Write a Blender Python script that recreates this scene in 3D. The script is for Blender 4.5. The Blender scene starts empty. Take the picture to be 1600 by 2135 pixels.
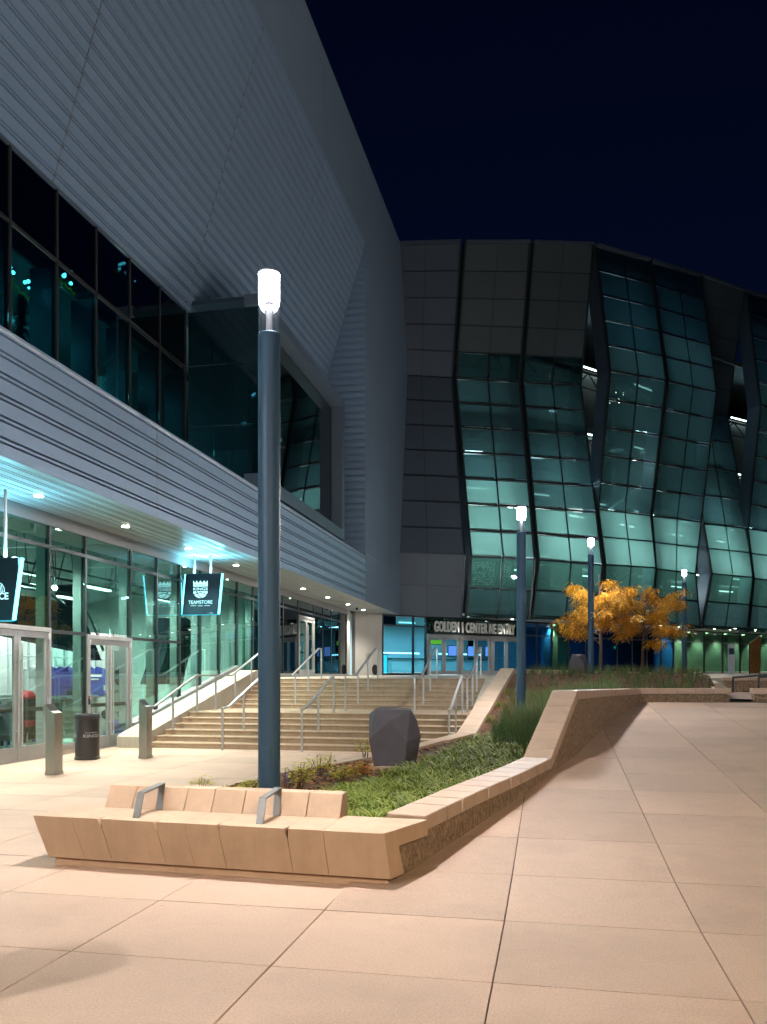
import bpy, bmesh, math, random
from mathutils import Vector, Matrix, noise
R = math.radians
random.seed(7)
scn = bpy.context.scene
COL = scn.collection

# ---------------------------------------------------------------- camera, sky, exposure
FPX, HZ, EYE = 1717.0, 1409.0, 1.65          # focal length (px of 1600x2135), horizon row, eye height
TH = math.atan(350 / FPX)
cT, sT = math.cos(TH), math.sin(TH)
cam = bpy.data.cameras.new('camera')
cam.sensor_fit = 'VERTICAL'
cam.sensor_height = 36.0
cam.lens = 36.0 * FPX / 2135.0
cam.shift_y = (HZ - 2135 / 2) / 2135.0
cam.clip_start = 0.05
cam.clip_end = 2000
camo = bpy.data.objects.new('camera', cam)
camo.location = (0, 0, EYE)
camo.rotation_euler = (R(90), 0, TH)
COL.objects.link(camo)
scn.camera = camo

SUN_EL, SUN_AZ = R(38), R(200)
world = bpy.data.worlds.new('World')
scn.world = world
world.use_nodes = True
wn = world.node_tree
wn.nodes.clear()
wo = wn.nodes.new('ShaderNodeOutputWorld')
wb = wn.nodes.new('ShaderNodeBackground')
sk = wn.nodes.new('ShaderNodeTexSky')
sk.sky_type = 'NISHITA'
sk.sun_disc = False
sk.sun_elevation = R(4)
sk.sun_rotation = R(180)
sk.altitude = 0
tint = wn.nodes.new('ShaderNodeMixRGB')
tint.blend_type = 'MULTIPLY'
tint.inputs[0].default_value = 1
tint.inputs[2].default_value = (0.12, 0.23, 0.92, 1)
wn.links.new(sk.outputs[0], tint.inputs[1])
wn.links.new(tint.outputs[0], wb.inputs[0])
wb.inputs[1].default_value = 0.0065
wn.links.new(wb.outputs[0], wo.inputs[0])

sun = bpy.data.lights.new('night_glow', 'SUN')     # the weak glow of the city sky
sun.energy = 0.085
sun.angle = R(120)
sun.color = (0.80, 0.90, 1.0)
suno = bpy.data.objects.new('night_glow', sun)
suno.rotation_euler = (R(48), 0, R(-25))
COL.objects.link(suno)

scn.view_settings.view_transform = 'Standard'
scn.view_settings.look = 'None'
scn.view_settings.exposure = 0.0
scn.view_settings.gamma = 1.0
scn.view_settings.use_curve_mapping = False
scn.render.engine = 'CYCLES'
cy = scn.cycles
cy.use_denoising = True
try:
    cy.denoiser = 'OPENIMAGEDENOISE'
    cy.denoising_input_passes = 'RGB_ALBEDO_NORMAL'
except Exception:
    pass
cy.max_bounces = 7
cy.diffuse_bounces = 3
cy.glossy_bounces = 4
cy.transmission_bounces = 6
cy.transparent_max_bounces = 16
cy.sample_clamp_indirect = 4.0
cy.caustics_reflective = False
cy.caustics_refractive = False
cy.use_light_tree = True

# ---------------------------------------------------------------- surveying helpers: where a sight line meets a plane
def ray(u, v):
    dx = (u - 800) / FPX
    return Vector((cT * dx - sT, sT * dx + cT, (HZ - v) / FPX))
O3 = Vector((0, 0, EYE))
def at_z(u, v, z):
    r = ray(u, v); return O3 + r * ((z - EYE) / r.z)
def at_x(u, v, x):
    r = ray(u, v); return O3 + r * (x / r.x)
def at_y(u, v, y):
    r = ray(u, v); return O3 + r * (y / r.y)
def at_d(u, v, d):
    return O3 + ray(u, v) * d
def lerp(a, b, t):
    return a + (b - a) * t
def pw(tab, x):                                # piecewise linear table
    if x <= tab[0][0]: return tab[0][1]
    for (a, b), (c, d) in zip(tab, tab[1:]):
        if x <= c: return b + (d - b) * (x - a) / (c - a)
    return tab[-1][1]

# ---------------------------------------------------------------- materials
MATS = {}
def newmat(name):
    m = bpy.data.materials.new(name); m.use_nodes = True
    nt = m.node_tree; nt.nodes.clear()
    out = nt.nodes.new('ShaderNodeOutputMaterial')
    MATS[name] = m
    return m, nt, out
def nd(nt, t, **kw):
    n = nt.nodes.new(t)
    for k, v in kw.items(): setattr(n, k, v)
    return n
def pbr(name, col, rough=0.6, metal=0.0, var=0.0, scale=3.0, bump=0.0, bscale=60.0, spec=0.5, col2=None, detail=6.0,
        objvar=0.0, coat=0.0, stretch=None, fine=0.0, fscale=120.0, streak=0.0):
    m, nt, out = newmat(name)
    L = nt.links.new
    b = nd(nt, 'ShaderNodeBsdfPrincipled')
    b.inputs['Roughness'].default_value = rough
    b.inputs['Metallic'].default_value = metal
    b.inputs['Specular IOR Level'].default_value = spec
    b.inputs['Coat Weight'].default_value = coat
    L(b.outputs[0], out.inputs[0])
    geo = nd(nt, 'ShaderNodeNewGeometry')
    vec = geo.outputs['Position']
    if stretch:
        mp = nd(nt, 'ShaderNodeMapping'); mp.inputs['Scale'].default_value = stretch
        L(vec, mp.inputs[0]); vec = mp.outputs[0]
    c1 = (*col, 1)
    c2 = (*(col2 if col2 else [c * (1 - var) for c in col]), 1)
    cur = None
    if var or col2:
        n = nd(nt, 'ShaderNodeTexNoise'); n.inputs['Scale'].default_value = scale; n.inputs['Detail'].default_value = detail
        n.inputs['Roughness'].default_value = 0.62
        L(vec, n.inputs['Vector'])
        rp = nd(nt, 'ShaderNodeValToRGB')
        rp.color_ramp.elements[0].position = 0.33; rp.color_ramp.elements[1].position = 0.68
        rp.color_ramp.elements[0].color = c2; rp.color_ramp.elements[1].color = c1
        L(n.outputs['Fac'], rp.inputs[0]); cur = rp.outputs[0]
    if fine:
        n2 = nd(nt, 'ShaderNodeTexNoise'); n2.inputs['Scale'].default_value = fscale; n2.inputs['Detail'].default_value = 3
        L(vec, n2.inputs['Vector'])
        mr = nd(nt, 'ShaderNodeMapRange'); mr.inputs[1].default_value = .25; mr.inputs[2].default_value = .75
        mr.inputs[3].default_value = 1 - fine; mr.inputs[4].default_value = 1 + fine
        L(n2.outputs['Fac'], mr.inputs[0])
        mx = nd(nt, 'ShaderNodeMixRGB', blend_type='MULTIPLY'); mx.inputs[0].default_value = 1
        if cur: L(cur, mx.inputs[1])
        else: mx.inputs[1].default_value = c1
        L(mr.outputs[0], mx.inputs[2]); cur = mx.outputs[0]
    if streak:
        mp2 = nd(nt, 'ShaderNodeMapping'); mp2.inputs['Scale'].default_value = (6, 6, .5)
        L(geo.outputs['Position'], mp2.inputs[0])
        n3 = nd(nt, 'ShaderNodeTexNoise'); n3.inputs['Scale'].default_value = 2.2; n3.inputs['Detail'].default_value = 5
        L(mp2.outputs[0], n3.inputs['Vector'])
        mr = nd(nt, 'ShaderNodeMapRange'); mr.inputs[1].default_value = .4; mr.inputs[2].default_value = .75
        mr.inputs[3].default_value = 1; mr.inputs[4].default_value = 1 - streak
        L(n3.outputs['Fac'], mr.inputs[0])
        mx = nd(nt, 'ShaderNodeMixRGB', blend_type='MULTIPLY'); mx.inputs[0].default_value = 1
        if cur: L(cur, mx.inputs[1])
        else: mx.inputs[1].default_value = c1
        L(mr.outputs[0], mx.inputs[2]); cur = mx.outputs[0]
    if objvar:
        oi = nd(nt, 'ShaderNodeObjectInfo')
        mr = nd(nt, 'ShaderNodeMapRange'); mr.inputs[3].default_value = 1 - objvar; mr.inputs[4].default_value = 1 + objvar
        L(oi.outputs['Random'], mr.inputs[0])
        mx = nd(nt, 'ShaderNodeMixRGB', blend_type='MULTIPLY'); mx.inputs[0].default_value = 1
        if cur: L(cur, mx.inputs[1])
        else: mx.inputs[1].default_value = c1
        L(mr.outputs[0], mx.inputs[2]); cur = mx.outputs[0]
    if cur: L(cur, b.inputs['Base Color'])
    else: b.inputs['Base Color'].default_value = c1
    if bump:
        n = nd(nt, 'ShaderNodeTexNoise'); n.inputs['Scale'].default_value = bscale; n.inputs['Detail'].default_value = 4
        L(vec, n.inputs['Vector'])
        bp = nd(nt, 'ShaderNodeBump'); bp.inputs['Strength'].default_value = bump; bp.inputs['Distance'].default_value = .01
        L(n.outputs['Fac'], bp.inputs['Height']); L(bp.outputs[0], b.inputs['Normal'])
    return m
def emit(name, col, s):
    m, nt, out = newmat(name)
    e = nd(nt, 'ShaderNodeEmission'); e.inputs[0].default_value = (*col, 1); e.inputs[1].default_value = s
    nt.links.new(e.outputs[0], out.inputs[0]); return m
def glass(name, tintc, refl=0.05, rough=0.0, frit=0.0, fritc=(.6, .8, .78), gain=1.0):
    """Tinted sheet glass: tinted see-through, Fresnel mirror, optional translucent frit."""
    m, nt, out = newmat(name); L = nt.links.new
    t = nd(nt, 'ShaderNodeBsdfTransparent'); t.inputs[0].default_value = (*tintc, 1)
    cur = t.outputs[0]
    if frit:
        tr = nd(nt, 'ShaderNodeBsdfTranslucent'); tr.inputs[0].default_value = (*fritc, 1)
        mx = nd(nt, 'ShaderNodeMixShader'); mx.inputs[0].default_value = frit
        L(cur, mx.inputs[1]); L(tr.outputs[0], mx.inputs[2]); cur = mx.outputs[0]
    g = nd(nt, 'ShaderNodeBsdfGlossy'); g.inputs[0].default_value = (.9, .97, 1, 1); g.inputs['Roughness'].default_value = rough
    lw = nd(nt, 'ShaderNodeLayerWeight'); lw.inputs[0].default_value = 0.35
    ml = nd(nt, 'ShaderNodeMath', operation='POWER'); ml.inputs[1].default_value = 2.3
    L(lw.outputs['Facing'], ml.inputs[0])
    ma = nd(nt, 'ShaderNodeMath', operation='MULTIPLY_ADD'); ma.inputs[1].default_value = .85 * gain; ma.inputs[2].default_value = refl
    ma.use_clamp = True
    L(ml.outputs[0], ma.inputs[0])
    mx = nd(nt, 'ShaderNodeMixShader'); L(ma.outputs[0], mx.inputs[0]); L(cur, mx.inputs[1]); L(g.outputs[0], mx.inputs[2])
    L(mx.outputs[0], out.inputs[0]); return m
def leafmat(name, c1, c2, trans=.35, rough=.45):
    m, nt, out = newmat(name); L = nt.links.new
    b = nd(nt, 'ShaderNodeBsdfPrincipled'); b.inputs['Roughness'].default_value = rough
    geo = nd(nt, 'ShaderNodeNewGeometry')
    rp = nd(nt, 'ShaderNodeValToRGB'); rp.color_ramp.elements[0].color = (*c1, 1); rp.color_ramp.elements[1].color = (*c2, 1)
    L(geo.outputs['Random Per Island'], rp.inputs[0]); L(rp.outputs[0], b.inputs['Base Color'])
    tr = nd(nt, 'ShaderNodeBsdfTranslucent'); L(rp.outputs[0], tr.inputs[0])
    mx = nd(nt, 'ShaderNodeMixShader'); mx.inputs[0].default_value = trans
    L(b.outputs[0], mx.inputs[1]); L(tr.outputs[0], mx.inputs[2]); L(mx.outputs[0], out.inputs[0]); return m
def aggregate(name):
    m, nt, out = newmat(name); L = nt.links.new
    b = nd(nt, 'ShaderNodeBsdfPrincipled'); b.inputs['Roughness'].default_value = .85
    geo = nd(nt, 'ShaderNodeNewGeometry')
    mp = nd(nt, 'ShaderNodeMapping'); mp.inputs['Scale'].default_value = (1, 1, .62); L(geo.outputs['Position'], mp.inputs[0])
    n = nd(nt, 'ShaderNodeTexNoise'); n.inputs['Scale'].default_value = 26; n.inputs['Detail'].default_value = 7; n.inputs['Roughness'].default_value = .75
    L(mp.outputs[0], n.inputs['Vector'])
    v = nd(nt, 'ShaderNodeTexVoronoi'); v.inputs['Scale'].default_value = 42; L(mp.outputs[0], v.inputs['Vector'])
    rp = nd(nt, 'ShaderNodeValToRGB')
    rp.color_ramp.elements[0].position = .32; rp.color_ramp.elements[0].color = (.13, .08, .045, 1)
    rp.color_ramp.elements[1].position = .66; rp.color_ramp.elements[1].color = (.60, .44, .30, 1)
    L(n.outputs['Fac'], rp.inputs[0]); L(rp.outputs[0], b.inputs['Base Color'])
    ad = nd(nt, 'ShaderNodeMath', operation='MULTIPLY_ADD'); ad.inputs[1].default_value = -.5; L(v.outputs['Distance'], ad.inputs[0]); L(n.outputs['Fac'], ad.inputs[2])
    bp = nd(nt, 'ShaderNodeBump'); bp.inputs['Strength'].default_value = 1.0; bp.inputs['Distance'].default_value = .03
    L(ad.outputs[0], bp.inputs['Height']); L(bp.outputs[0], b.inputs['Normal']); L(b.outputs[0], out.inputs[0]); return m

pbr('paving', (.67, .485, .365), .62, var=.20, scale=1.1, bump=.16, bscale=170, objvar=.085, fine=.14, fscale=75, detail=11)
def add_stains(name):
    nt = MATS[name].node_tree; L = nt.links.new
    b = [n for n in nt.nodes if n.type == 'BSDF_PRINCIPLED'][0]
    src = b.inputs['Base Color'].links[0].from_socket
    geo = nd(nt, 'ShaderNodeNewGeometry')
    v = nd(nt, 'ShaderNodeTexVoronoi'); v.inputs['Scale'].default_value = 2.6; L(geo.outputs['Position'], v.inputs['Vector'])
    sp = nd(nt, 'ShaderNodeSeparateColor'); L(v.outputs['Color'], sp.inputs[0])
    rad = nd(nt, 'ShaderNodeMath', operation='MULTIPLY'); rad.inputs[1].default_value = .075; L(sp.outputs[0], rad.inputs[0])
    rad2 = nd(nt, 'ShaderNodeMath', operation='SUBTRACT'); rad2.inputs[1].default_value = .022; L(rad.outputs[0], rad2.inputs[0])
    lt = nd(nt, 'ShaderNodeMath', operation='LESS_THAN'); L(v.outputs['Distance'], lt.inputs[0]); L(rad2.outputs[0], lt.inputs[1])
    n = nd(nt, 'ShaderNodeTexNoise'); n.inputs['Scale'].default_value = .55; n.inputs['Detail'].default_value = 8; n.inputs['Roughness'].default_value = .7; L(geo.outputs['Position'], n.inputs['Vector'])
    mr = nd(nt, 'ShaderNodeMapRange'); mr.inputs[1].default_value = .52; mr.inputs[2].default_value = .72; mr.inputs[3].default_value = 1.0; mr.inputs[4].default_value = .74; L(n.outputs['Fac'], mr.inputs[0])
    ms = nd(nt, 'ShaderNodeMapRange'); ms.inputs[3].default_value = 1.0; ms.inputs[4].default_value = .80; L(lt.outputs[0], ms.inputs[0])
    m1 = nd(nt, 'ShaderNodeMath', operation='MULTIPLY'); L(mr.outputs[0], m1.inputs[0]); L(ms.outputs[0], m1.inputs[1])
    mx = nd(nt, 'ShaderNodeMixRGB', blend_type='MULTIPLY'); mx.inputs[0].default_value = 1; L(src, mx.inputs[1]); L(m1.outputs[0], mx.inputs[2])
    L(mx.outputs[0], b.inputs['Base Color'])
add_stains('paving')
pbr('joint', (.10, .07, .05), .95)
pbr('ground', (.05, .045, .04), .95, var=.3)
pbr('precast', (.68, .475, .325), .6, var=.16, scale=3.2, bump=.16, streak=.10, bscale=170, objvar=.04, fine=.05, fscale=220)
pbr('coping', (.68, .505, .375), .42, var=.14, scale=3.0, bump=.08, bscale=140, objvar=.05, fine=.05, fscale=200)
pbr('step', (.49, .36, .245), .7, var=.18, scale=3.5, bump=.12, bscale=120, objvar=.05, streak=.14)
pbr('cheek', (.62, .56, .46), .7, var=.15, scale=2.5, bump=.1, streak=.2)
pbr('landing', (.58, .52, .43), .6, var=.1, scale=2)
aggregate('aggregate')
pbr('cladding', (.31, .44, .60), .38, metal=.25, var=.06, scale=.6, objvar=.03, streak=.05)
pbr('cladding_fine', (.24, .315, .42), .45, metal=.2, var=.06, scale=.6, objvar=.03)
pbr('cladding_core', (.26, .27, .29), .6)
pbr('soffit', (.56, .60, .62), .32, metal=.15, var=.04, scale=1.0, objvar=.02)
pbr('bay_frame', (.12, .165, .22), .4, metal=.2)
pbr('frame_white', (.55, .58, .62), .4, metal=.2)
pbr('alu', (.50, .50, .50), .38, metal=.55, var=.08, scale=6)
pbr('mullion', (.035, .045, .05), .35, metal=.4)
pbr('fin', (.05, .075, .11), .42, metal=.3)
pbr('panel', (.085, .115, .155), .5, metal=.15, var=.08, scale=1.2, bump=.25, bscale=9, objvar=.05)
pbr('panel_warm', (.085, .108, .12), .55, metal=.1, var=.08, scale=1.2, objvar=.06)
pbr('plaster', (.55, .53, .50), .8, var=.08, scale=2)
pbr('pole', (.045, .115, .205), .45, metal=.1, bump=.05, bscale=300)
pbr('steel', (.60, .58, .54), .30, metal=1.0, var=.12, scale=30, stretch=(1, 1, .06))
pbr('steel_soft', (.34, .34, .33), .5, metal=.7, var=.1, scale=30)
pbr('rail', (.60, .62, .63), .35, metal=.55, var=.1, scale=20)
pbr('rail_dark', (.10, .10, .11), .4, metal=.6)
pbr('black', (.018, .018, .02), .35, coat=.3)
pbr('black_matte', (.02, .02, .022), .7)
pbr('letter_grey', (.42, .43, .44), .5, metal=.4)
pbr('letter_white', (.86, .84, .78), .5)
pbr('boulder', (.11, .10, .122), .6, var=.22, scale=4, bump=.25, bscale=120, fine=.15, fscale=60)
pbr('soil', (.15, .068, .034), .95, var=.5, scale=14, bump=.8, bscale=40)
pbr('bark', (.13, .09, .06), .9, var=.4, scale=25, bump=.6, bscale=50)
pbr('white_wall', (.62, .64, .62), .8, var=.04)
pbr('grey_wall', (.42, .44, .44), .8, var=.1)
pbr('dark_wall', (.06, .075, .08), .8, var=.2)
pbr('floor_tile', (.70, .69, .64), .35, var=.06, scale=2)
pbr('slab', (.34, .37, .37), .7, var=.1)
pbr('wood', (.40, .26, .14), .6, var=.3, scale=8, stretch=(1, 1, 12))
pbr('purple', (.14, .07, .42), .85, var=.25, scale=12, bump=.3, bscale=30)
pbr('violet', (.27, .18, .62), .85, var=.25, scale=12, bump=.3, bscale=30)
pbr('cloth_grey', (.40, .43, .42), .85, var=.25, scale=12, bump=.3, bscale=30)
pbr('cloth_dark', (.035, .05, .05), .85, var=.4, scale=10, bump=.3, bscale=30, objvar=.4)
pbr('cloth_blue', (.05, .08, .34), .85, var=.3, scale=12)
pbr('cloth_red', (.45, .03, .04), .85, var=.2)
pbr('cloth_white', (.75, .75, .75), .85)
pbr('navy_face', (.008, .03, .05), .3, coat=.2)
pbr('dark_navy', (.012, .016, .035), .8, var=.4, scale=1.2)
leafmat('liriope', (.06, .15, .02), (.46, .50, .10), .35)
leafmat('grass', (.035, .10, .03), (.15, .20, .06), .3)
leafmat('grass_dry', (.18, .12, .05), (.22, .19, .08), .3)
leafmat('nandina', (.36, .46, .06), (.80, .56, .09), .4)
leafmat('nandina_red', (.70, .22, .04), (.60, .40, .07), .4)
leafmat('autumn', (.40, .14, .01), (1.0, .58, .05), .45)
leafmat('pine', (.01, .03, .015), (.03, .06, .03), .2)
leafmat('bluebloom', (.12, .12, .35), (.25, .22, .5), .3)
leafmat('chips', (.08, .032, .015), (.36, .17, .08), 0.0, .9)
glass('store_glass', (.56, .82, .75), .12)
glass('arena_clear', (.34, .50, .47), .06, frit=.12, fritc=(.4, .6, .56))
glass('door_glass', (.80, .92, .88), .06)
glass('dark_glass', (.10, .17, .15), .10)
glass('clere_glass', (.10, .34, .37), .07)
glass('bay_glass', (.04, .09, .10), .13)
glass('side_glass', (.13, .27, .31), .06, frit=.4, fritc=(.07, .16, .19))
glass('lobby_glass', (.40, .72, .82), .06)
glass('green_glass', (.30, .46, .35), .06)
glass('blue_glass', (.10, .32, .50), .06)
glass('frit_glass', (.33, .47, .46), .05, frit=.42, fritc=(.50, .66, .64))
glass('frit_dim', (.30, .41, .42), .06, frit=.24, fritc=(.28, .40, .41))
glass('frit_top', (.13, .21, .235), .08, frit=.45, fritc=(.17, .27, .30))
glass('lamp_tube', (.93, .95, 1.0), .05, frit=.025, fritc=(.85, .87, 1.0))
emit('lamp_core', (1, .98, 1), 60)
emit('down_core', (1, .95, .82), 60)
emit('down_far', (1, .97, .88), 22)
emit('led_cyan', (.16, .80, 1), 5.0)
emit('led_letter', (.45, .95, 1), 1.8)
emit('led_halo', (.05, .55, .75), 1.2)
emit('tube_white', (.92, 1, .95), 10)
emit('tube_cool', (.75, 1, .95), 4)
emit('bulb', (.55, .95, 1), 45)
emit('bulb_warm', (1, .8, .5), 25)
emit('screen_blue', (.25, .22, 1.0), 1.8)
emit('screen_cyan', (.10, .75, 1.0), 2.4)
emit('screen_pale', (.55, .45, 1.0), 1.6)
emit('exit_green', (.05, 1, .25), 3)
emit('red_led', (1, .05, .05), 3)
emit('sign_yellow', (.6, .8, .05), 1.2)
emit('reflected_glow', (.75, 1, .92), 1.3)

# ---------------------------------------------------------------- mesh builder
class MB:
    def __init__(s):
        s.v = []; s.f = []
    def add(s, vs, fs):
        o = len(s.v); s.v += [tuple(p) for p in vs]; s.f += [tuple(i + o for i in f) for f in fs]; return s
    def box(s, x0, y0, z0, x1, y1, z1):
        return s.hexa([(x0, y0, z0), (x1, y0, z0), (x1, y1, z0), (x0, y1, z0), (x0, y0, z1), (x1, y0, z1), (x1, y1, z1), (x0, y1, z1)])
    def hexa(s, p):
        return s.add(p, [(3, 2, 1, 0), (4, 5, 6, 7), (0, 1, 5, 4), (1, 2, 6, 5), (2, 3, 7, 6), (3, 0, 4, 7)])
    def poly(s, p):
        return s.add(p, [tuple(range(len(p)))])
    def prism(s, p, vec):
        n = len(p); vec = Vector(vec)
        q = [Vector(a) + vec for a in p]
        return s.add(list(p) + q, [tuple(reversed(range(n))), tuple(range(n, 2 * n))] + [(i, (i + 1) % n, (i + 1) % n + n, i + n) for i in range(n)])
    def slab(s, p4, th):                      # quad with thickness along its normal
        a = [Vector(q) for q in p4]
        n = (a[1] - a[0]).cross(a[3] - a[0]).normalized()
        return s.prism(a, n * th)
    def tube(s, pts, r, n=10, cap=True):
        pts = [Vector(p) for p in pts]; rs = r if isinstance(r, (list, tuple)) else [r] * len(pts)
        o = len(s.v); up = None
        for i, p in enumerate(pts):
            d = (pts[min(i + 1, len(pts) - 1)] - pts[max(i - 1, 0)]).normalized()
            if up is None:
                up = Vector((0, 0, 1)) if abs(d.z) < .9 else Vector((1, 0, 0))
            a = d.cross(up).normalized(); b = a.cross(d).normalized(); up = b
            if 0 < i < len(pts) - 1:
                d1 = (p - pts[i - 1]).normalized(); k = max(.35, abs(d1.dot(d))); k = 1 / k
            else: k = 1
            for j in range(n):
                t = 2 * math.pi * j / n
                s.v.append(tuple(p + (a * math.cos(t) + b * math.sin(t)) * rs[i] * (k if k < 1.6 else 1.3)))
        for i in range(len(pts) - 1):
            for j in range(n):
                k = (j + 1) % n
                s.f.append((o + i * n + j, o + i * n + k, o + (i + 1) * n + k, o + (i + 1) * n + j))
        if cap:
            s.f.append(tuple(o + j for j in reversed(range(n)))); s.f.append(tuple(o + (len(pts) - 1) * n + j for j in range(n)))
        return s
    def bar(s, a, b, w, h, up=(0, 0, 1)):
        a = Vector(a); b = Vector(b); d = (b - a).normalized(); up = Vector(up)
        x = d.cross(up)
        if x.length < 1e-4: x = d.cross(Vector((1, 0, 0)))
        x = x.normalized() * w / 2; y = x.cross(d).normalized() * h / 2
        return s.hexa([a - x - y, a + x - y, a + x + y, a - x + y, b - x - y, b + x - y, b + x + y, b - x + y])
    def lathe(s, prof, c=(0, 0, 0), n=24):
        o = len(s.v)
        for (r, z) in prof:
            for j in range(n):
                t = 2 * math.pi * j / n
                s.v.append((c[0] + r * math.cos(t), c[1] + r * math.sin(t), c[2] + z))
        for i in range(len(prof) - 1):
            for j in range(n):
                k = (j + 1) % n
                s.f.append((o + i * n + j, o + i * n + k, o + (i + 1) * n + k, o + (i + 1) * n + j))
        s.f.append(tuple(o + j for j in reversed(range(n)))); s.f.append(tuple(o + (len(prof) - 1) * n + j for j in range(n)))
        return s
    def build(s, name, mat, parent=None, smooth=False, bevel=0.0, recalc=True):
        me = bpy.data.meshes.new(name)
        me.from_pydata(s.v, [], s.f)
        if recalc:
            bm = bmesh.new(); bm.from_mesh(me)
            bmesh.ops.recalc_face_normals(bm, faces=bm.faces); bm.to_mesh(me); bm.free()
        me.materials.append(MATS[mat])
        if smooth:
            for p in me.polygons: p.use_smooth = True
        o = bpy.data.objects.new(name, me); COL.objects.link(o)
        if bevel:
            md = o.modifiers.new('bevel', 'BEVEL'); md.width = bevel; md.segments = 2; md.limit_method = 'ANGLE'; md.angle_limit = R(40)
        if smooth: 
            try: me.set_sharp_from_angle(angle=R(42))
            except Exception: pass
        put(o, parent)
        return o
def put(o, parent):
    """Parent o keeping its mesh in world coordinates."""
    if parent is None: return
    o.parent = parent
    w = Vector((0, 0, 0)); p = parent
    while p is not None:
        w += p.location; p = p.parent
    o.location = -w
def tag(o, label, cat=None, group=None, kind=None):
    if label: o['label'] = label
    if cat: o['category'] = cat
    if group: o['group'] = group
    if kind: o['kind'] = kind
    return o
def thing(name, loc, label, cat, group=None):
    o = bpy.data.objects.new(name, None); o.empty_display_size = .2
    o.location = loc; COL.objects.link(o)
    return tag(o, label, cat, group)
def struct(o):
    o['kind'] = 'structure'; return o
def copy_tree(o, loc=None, parent=None):
    c = o.copy(); COL.objects.link(c)
    if parent is not None: c.parent = parent
    if loc is not None: c.location = loc
    for ch in o.children: copy_tree(ch, None, c)
    return c
def light(kind, name, loc, power, color, parent, **kw):
    l = bpy.data.lights.new(name, kind); l.energy = power; l.color = color
    aim = kw.pop('aim', None)
    for k, v in kw.items(): setattr(l, k, v)
    o = bpy.data.objects.new(name, l); COL.objects.link(o)
    o.location = loc
    if aim is not None:
        o.rotation_euler = (Vector(aim) - Vector(loc)).to_track_quat('-Z', 'Y').to_euler()
    if parent is not None:
        o.parent = parent
        w = Vector((0, 0, 0)); p = parent
        while p is not None:
            w += p.location; p = p.parent
        o.location = Vector(loc) - w
    return o
def text_mesh(body, size, extrude=0.01, sx=1.0, align='CENTER', bold=0.0, spacing=1.0):
    c = bpy.data.curves.new('lettering', 'FONT'); c.body = body; c.size = size; c.extrude = extrude
    c.align_x = align; c.align_y = 'CENTER'; c.offset = bold; c.resolution_u = 3; c.space_character = spacing
    o = bpy.data.objects.new('lettering', c); COL.objects.link(o)
    dg = bpy.context.evaluated_depsgraph_get()
    me = bpy.data.meshes.new_from_object(o.evaluated_get(dg))
    bpy.data.objects.remove(o); bpy.data.curves.remove(c)
    me.transform(Matrix.Diagonal((sx, 1, 1, 1)))
    return me
def place_mesh(me, name, mat, origin, ax, ay, parent):
    """Place a flat mesh drawn in XY so that X->ax, Y->ay at origin."""
    ax = Vector(ax).normalized(); ay = Vector(ay).normalized(); az = ax.cross(ay)
    M = Matrix((ax, ay, az)).transposed().to_4x4(); M.translation = Vector(origin)
    me.transform(M); me.materials.clear(); me.materials.append(MATS[mat])
    o = bpy.data.objects.new(name, me); COL.objects.link(o); put(o, parent); return o

# ================================================================ THE SETTING: ground, paving, landings
def ramp_z(y): return max(0.0, .072 * (y - 6.2))
WX = [(6.2, -1.25), (9.8, -.28), (11.05, 0.0), (12.55, .38), (15.7, .97), (20.3, 2.06)]       # outer foot of the planter wall
CZ = [(6.2, .43), (8.2, .505), (11.05, .57), (12.55, 1.43), (20.3, 1.35)]                                 # its coping height
KX = [(7.0, -4.05), (10.7, -4.60), (12.4, -4.48), (14.9, -3.3), (17.2, -1.95), (25.0, -1.5), (41, 4.3)]   # left kerb of the planter
KZ = [(10.7, .08), (12.4, .10), (14.9, .17), (17.2, .45), (25.0, 1.88), (26, 1.88)]
def wx(y): return pw(WX, y)
def kx(y): return pw(KX, y)

g = MB(); g.poly([(-300, -300, -.12), (300, -300, -.12), (300, 300, -.12), (-300, 300, -.12)])
struct(g.build('ground', 'ground'))

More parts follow.
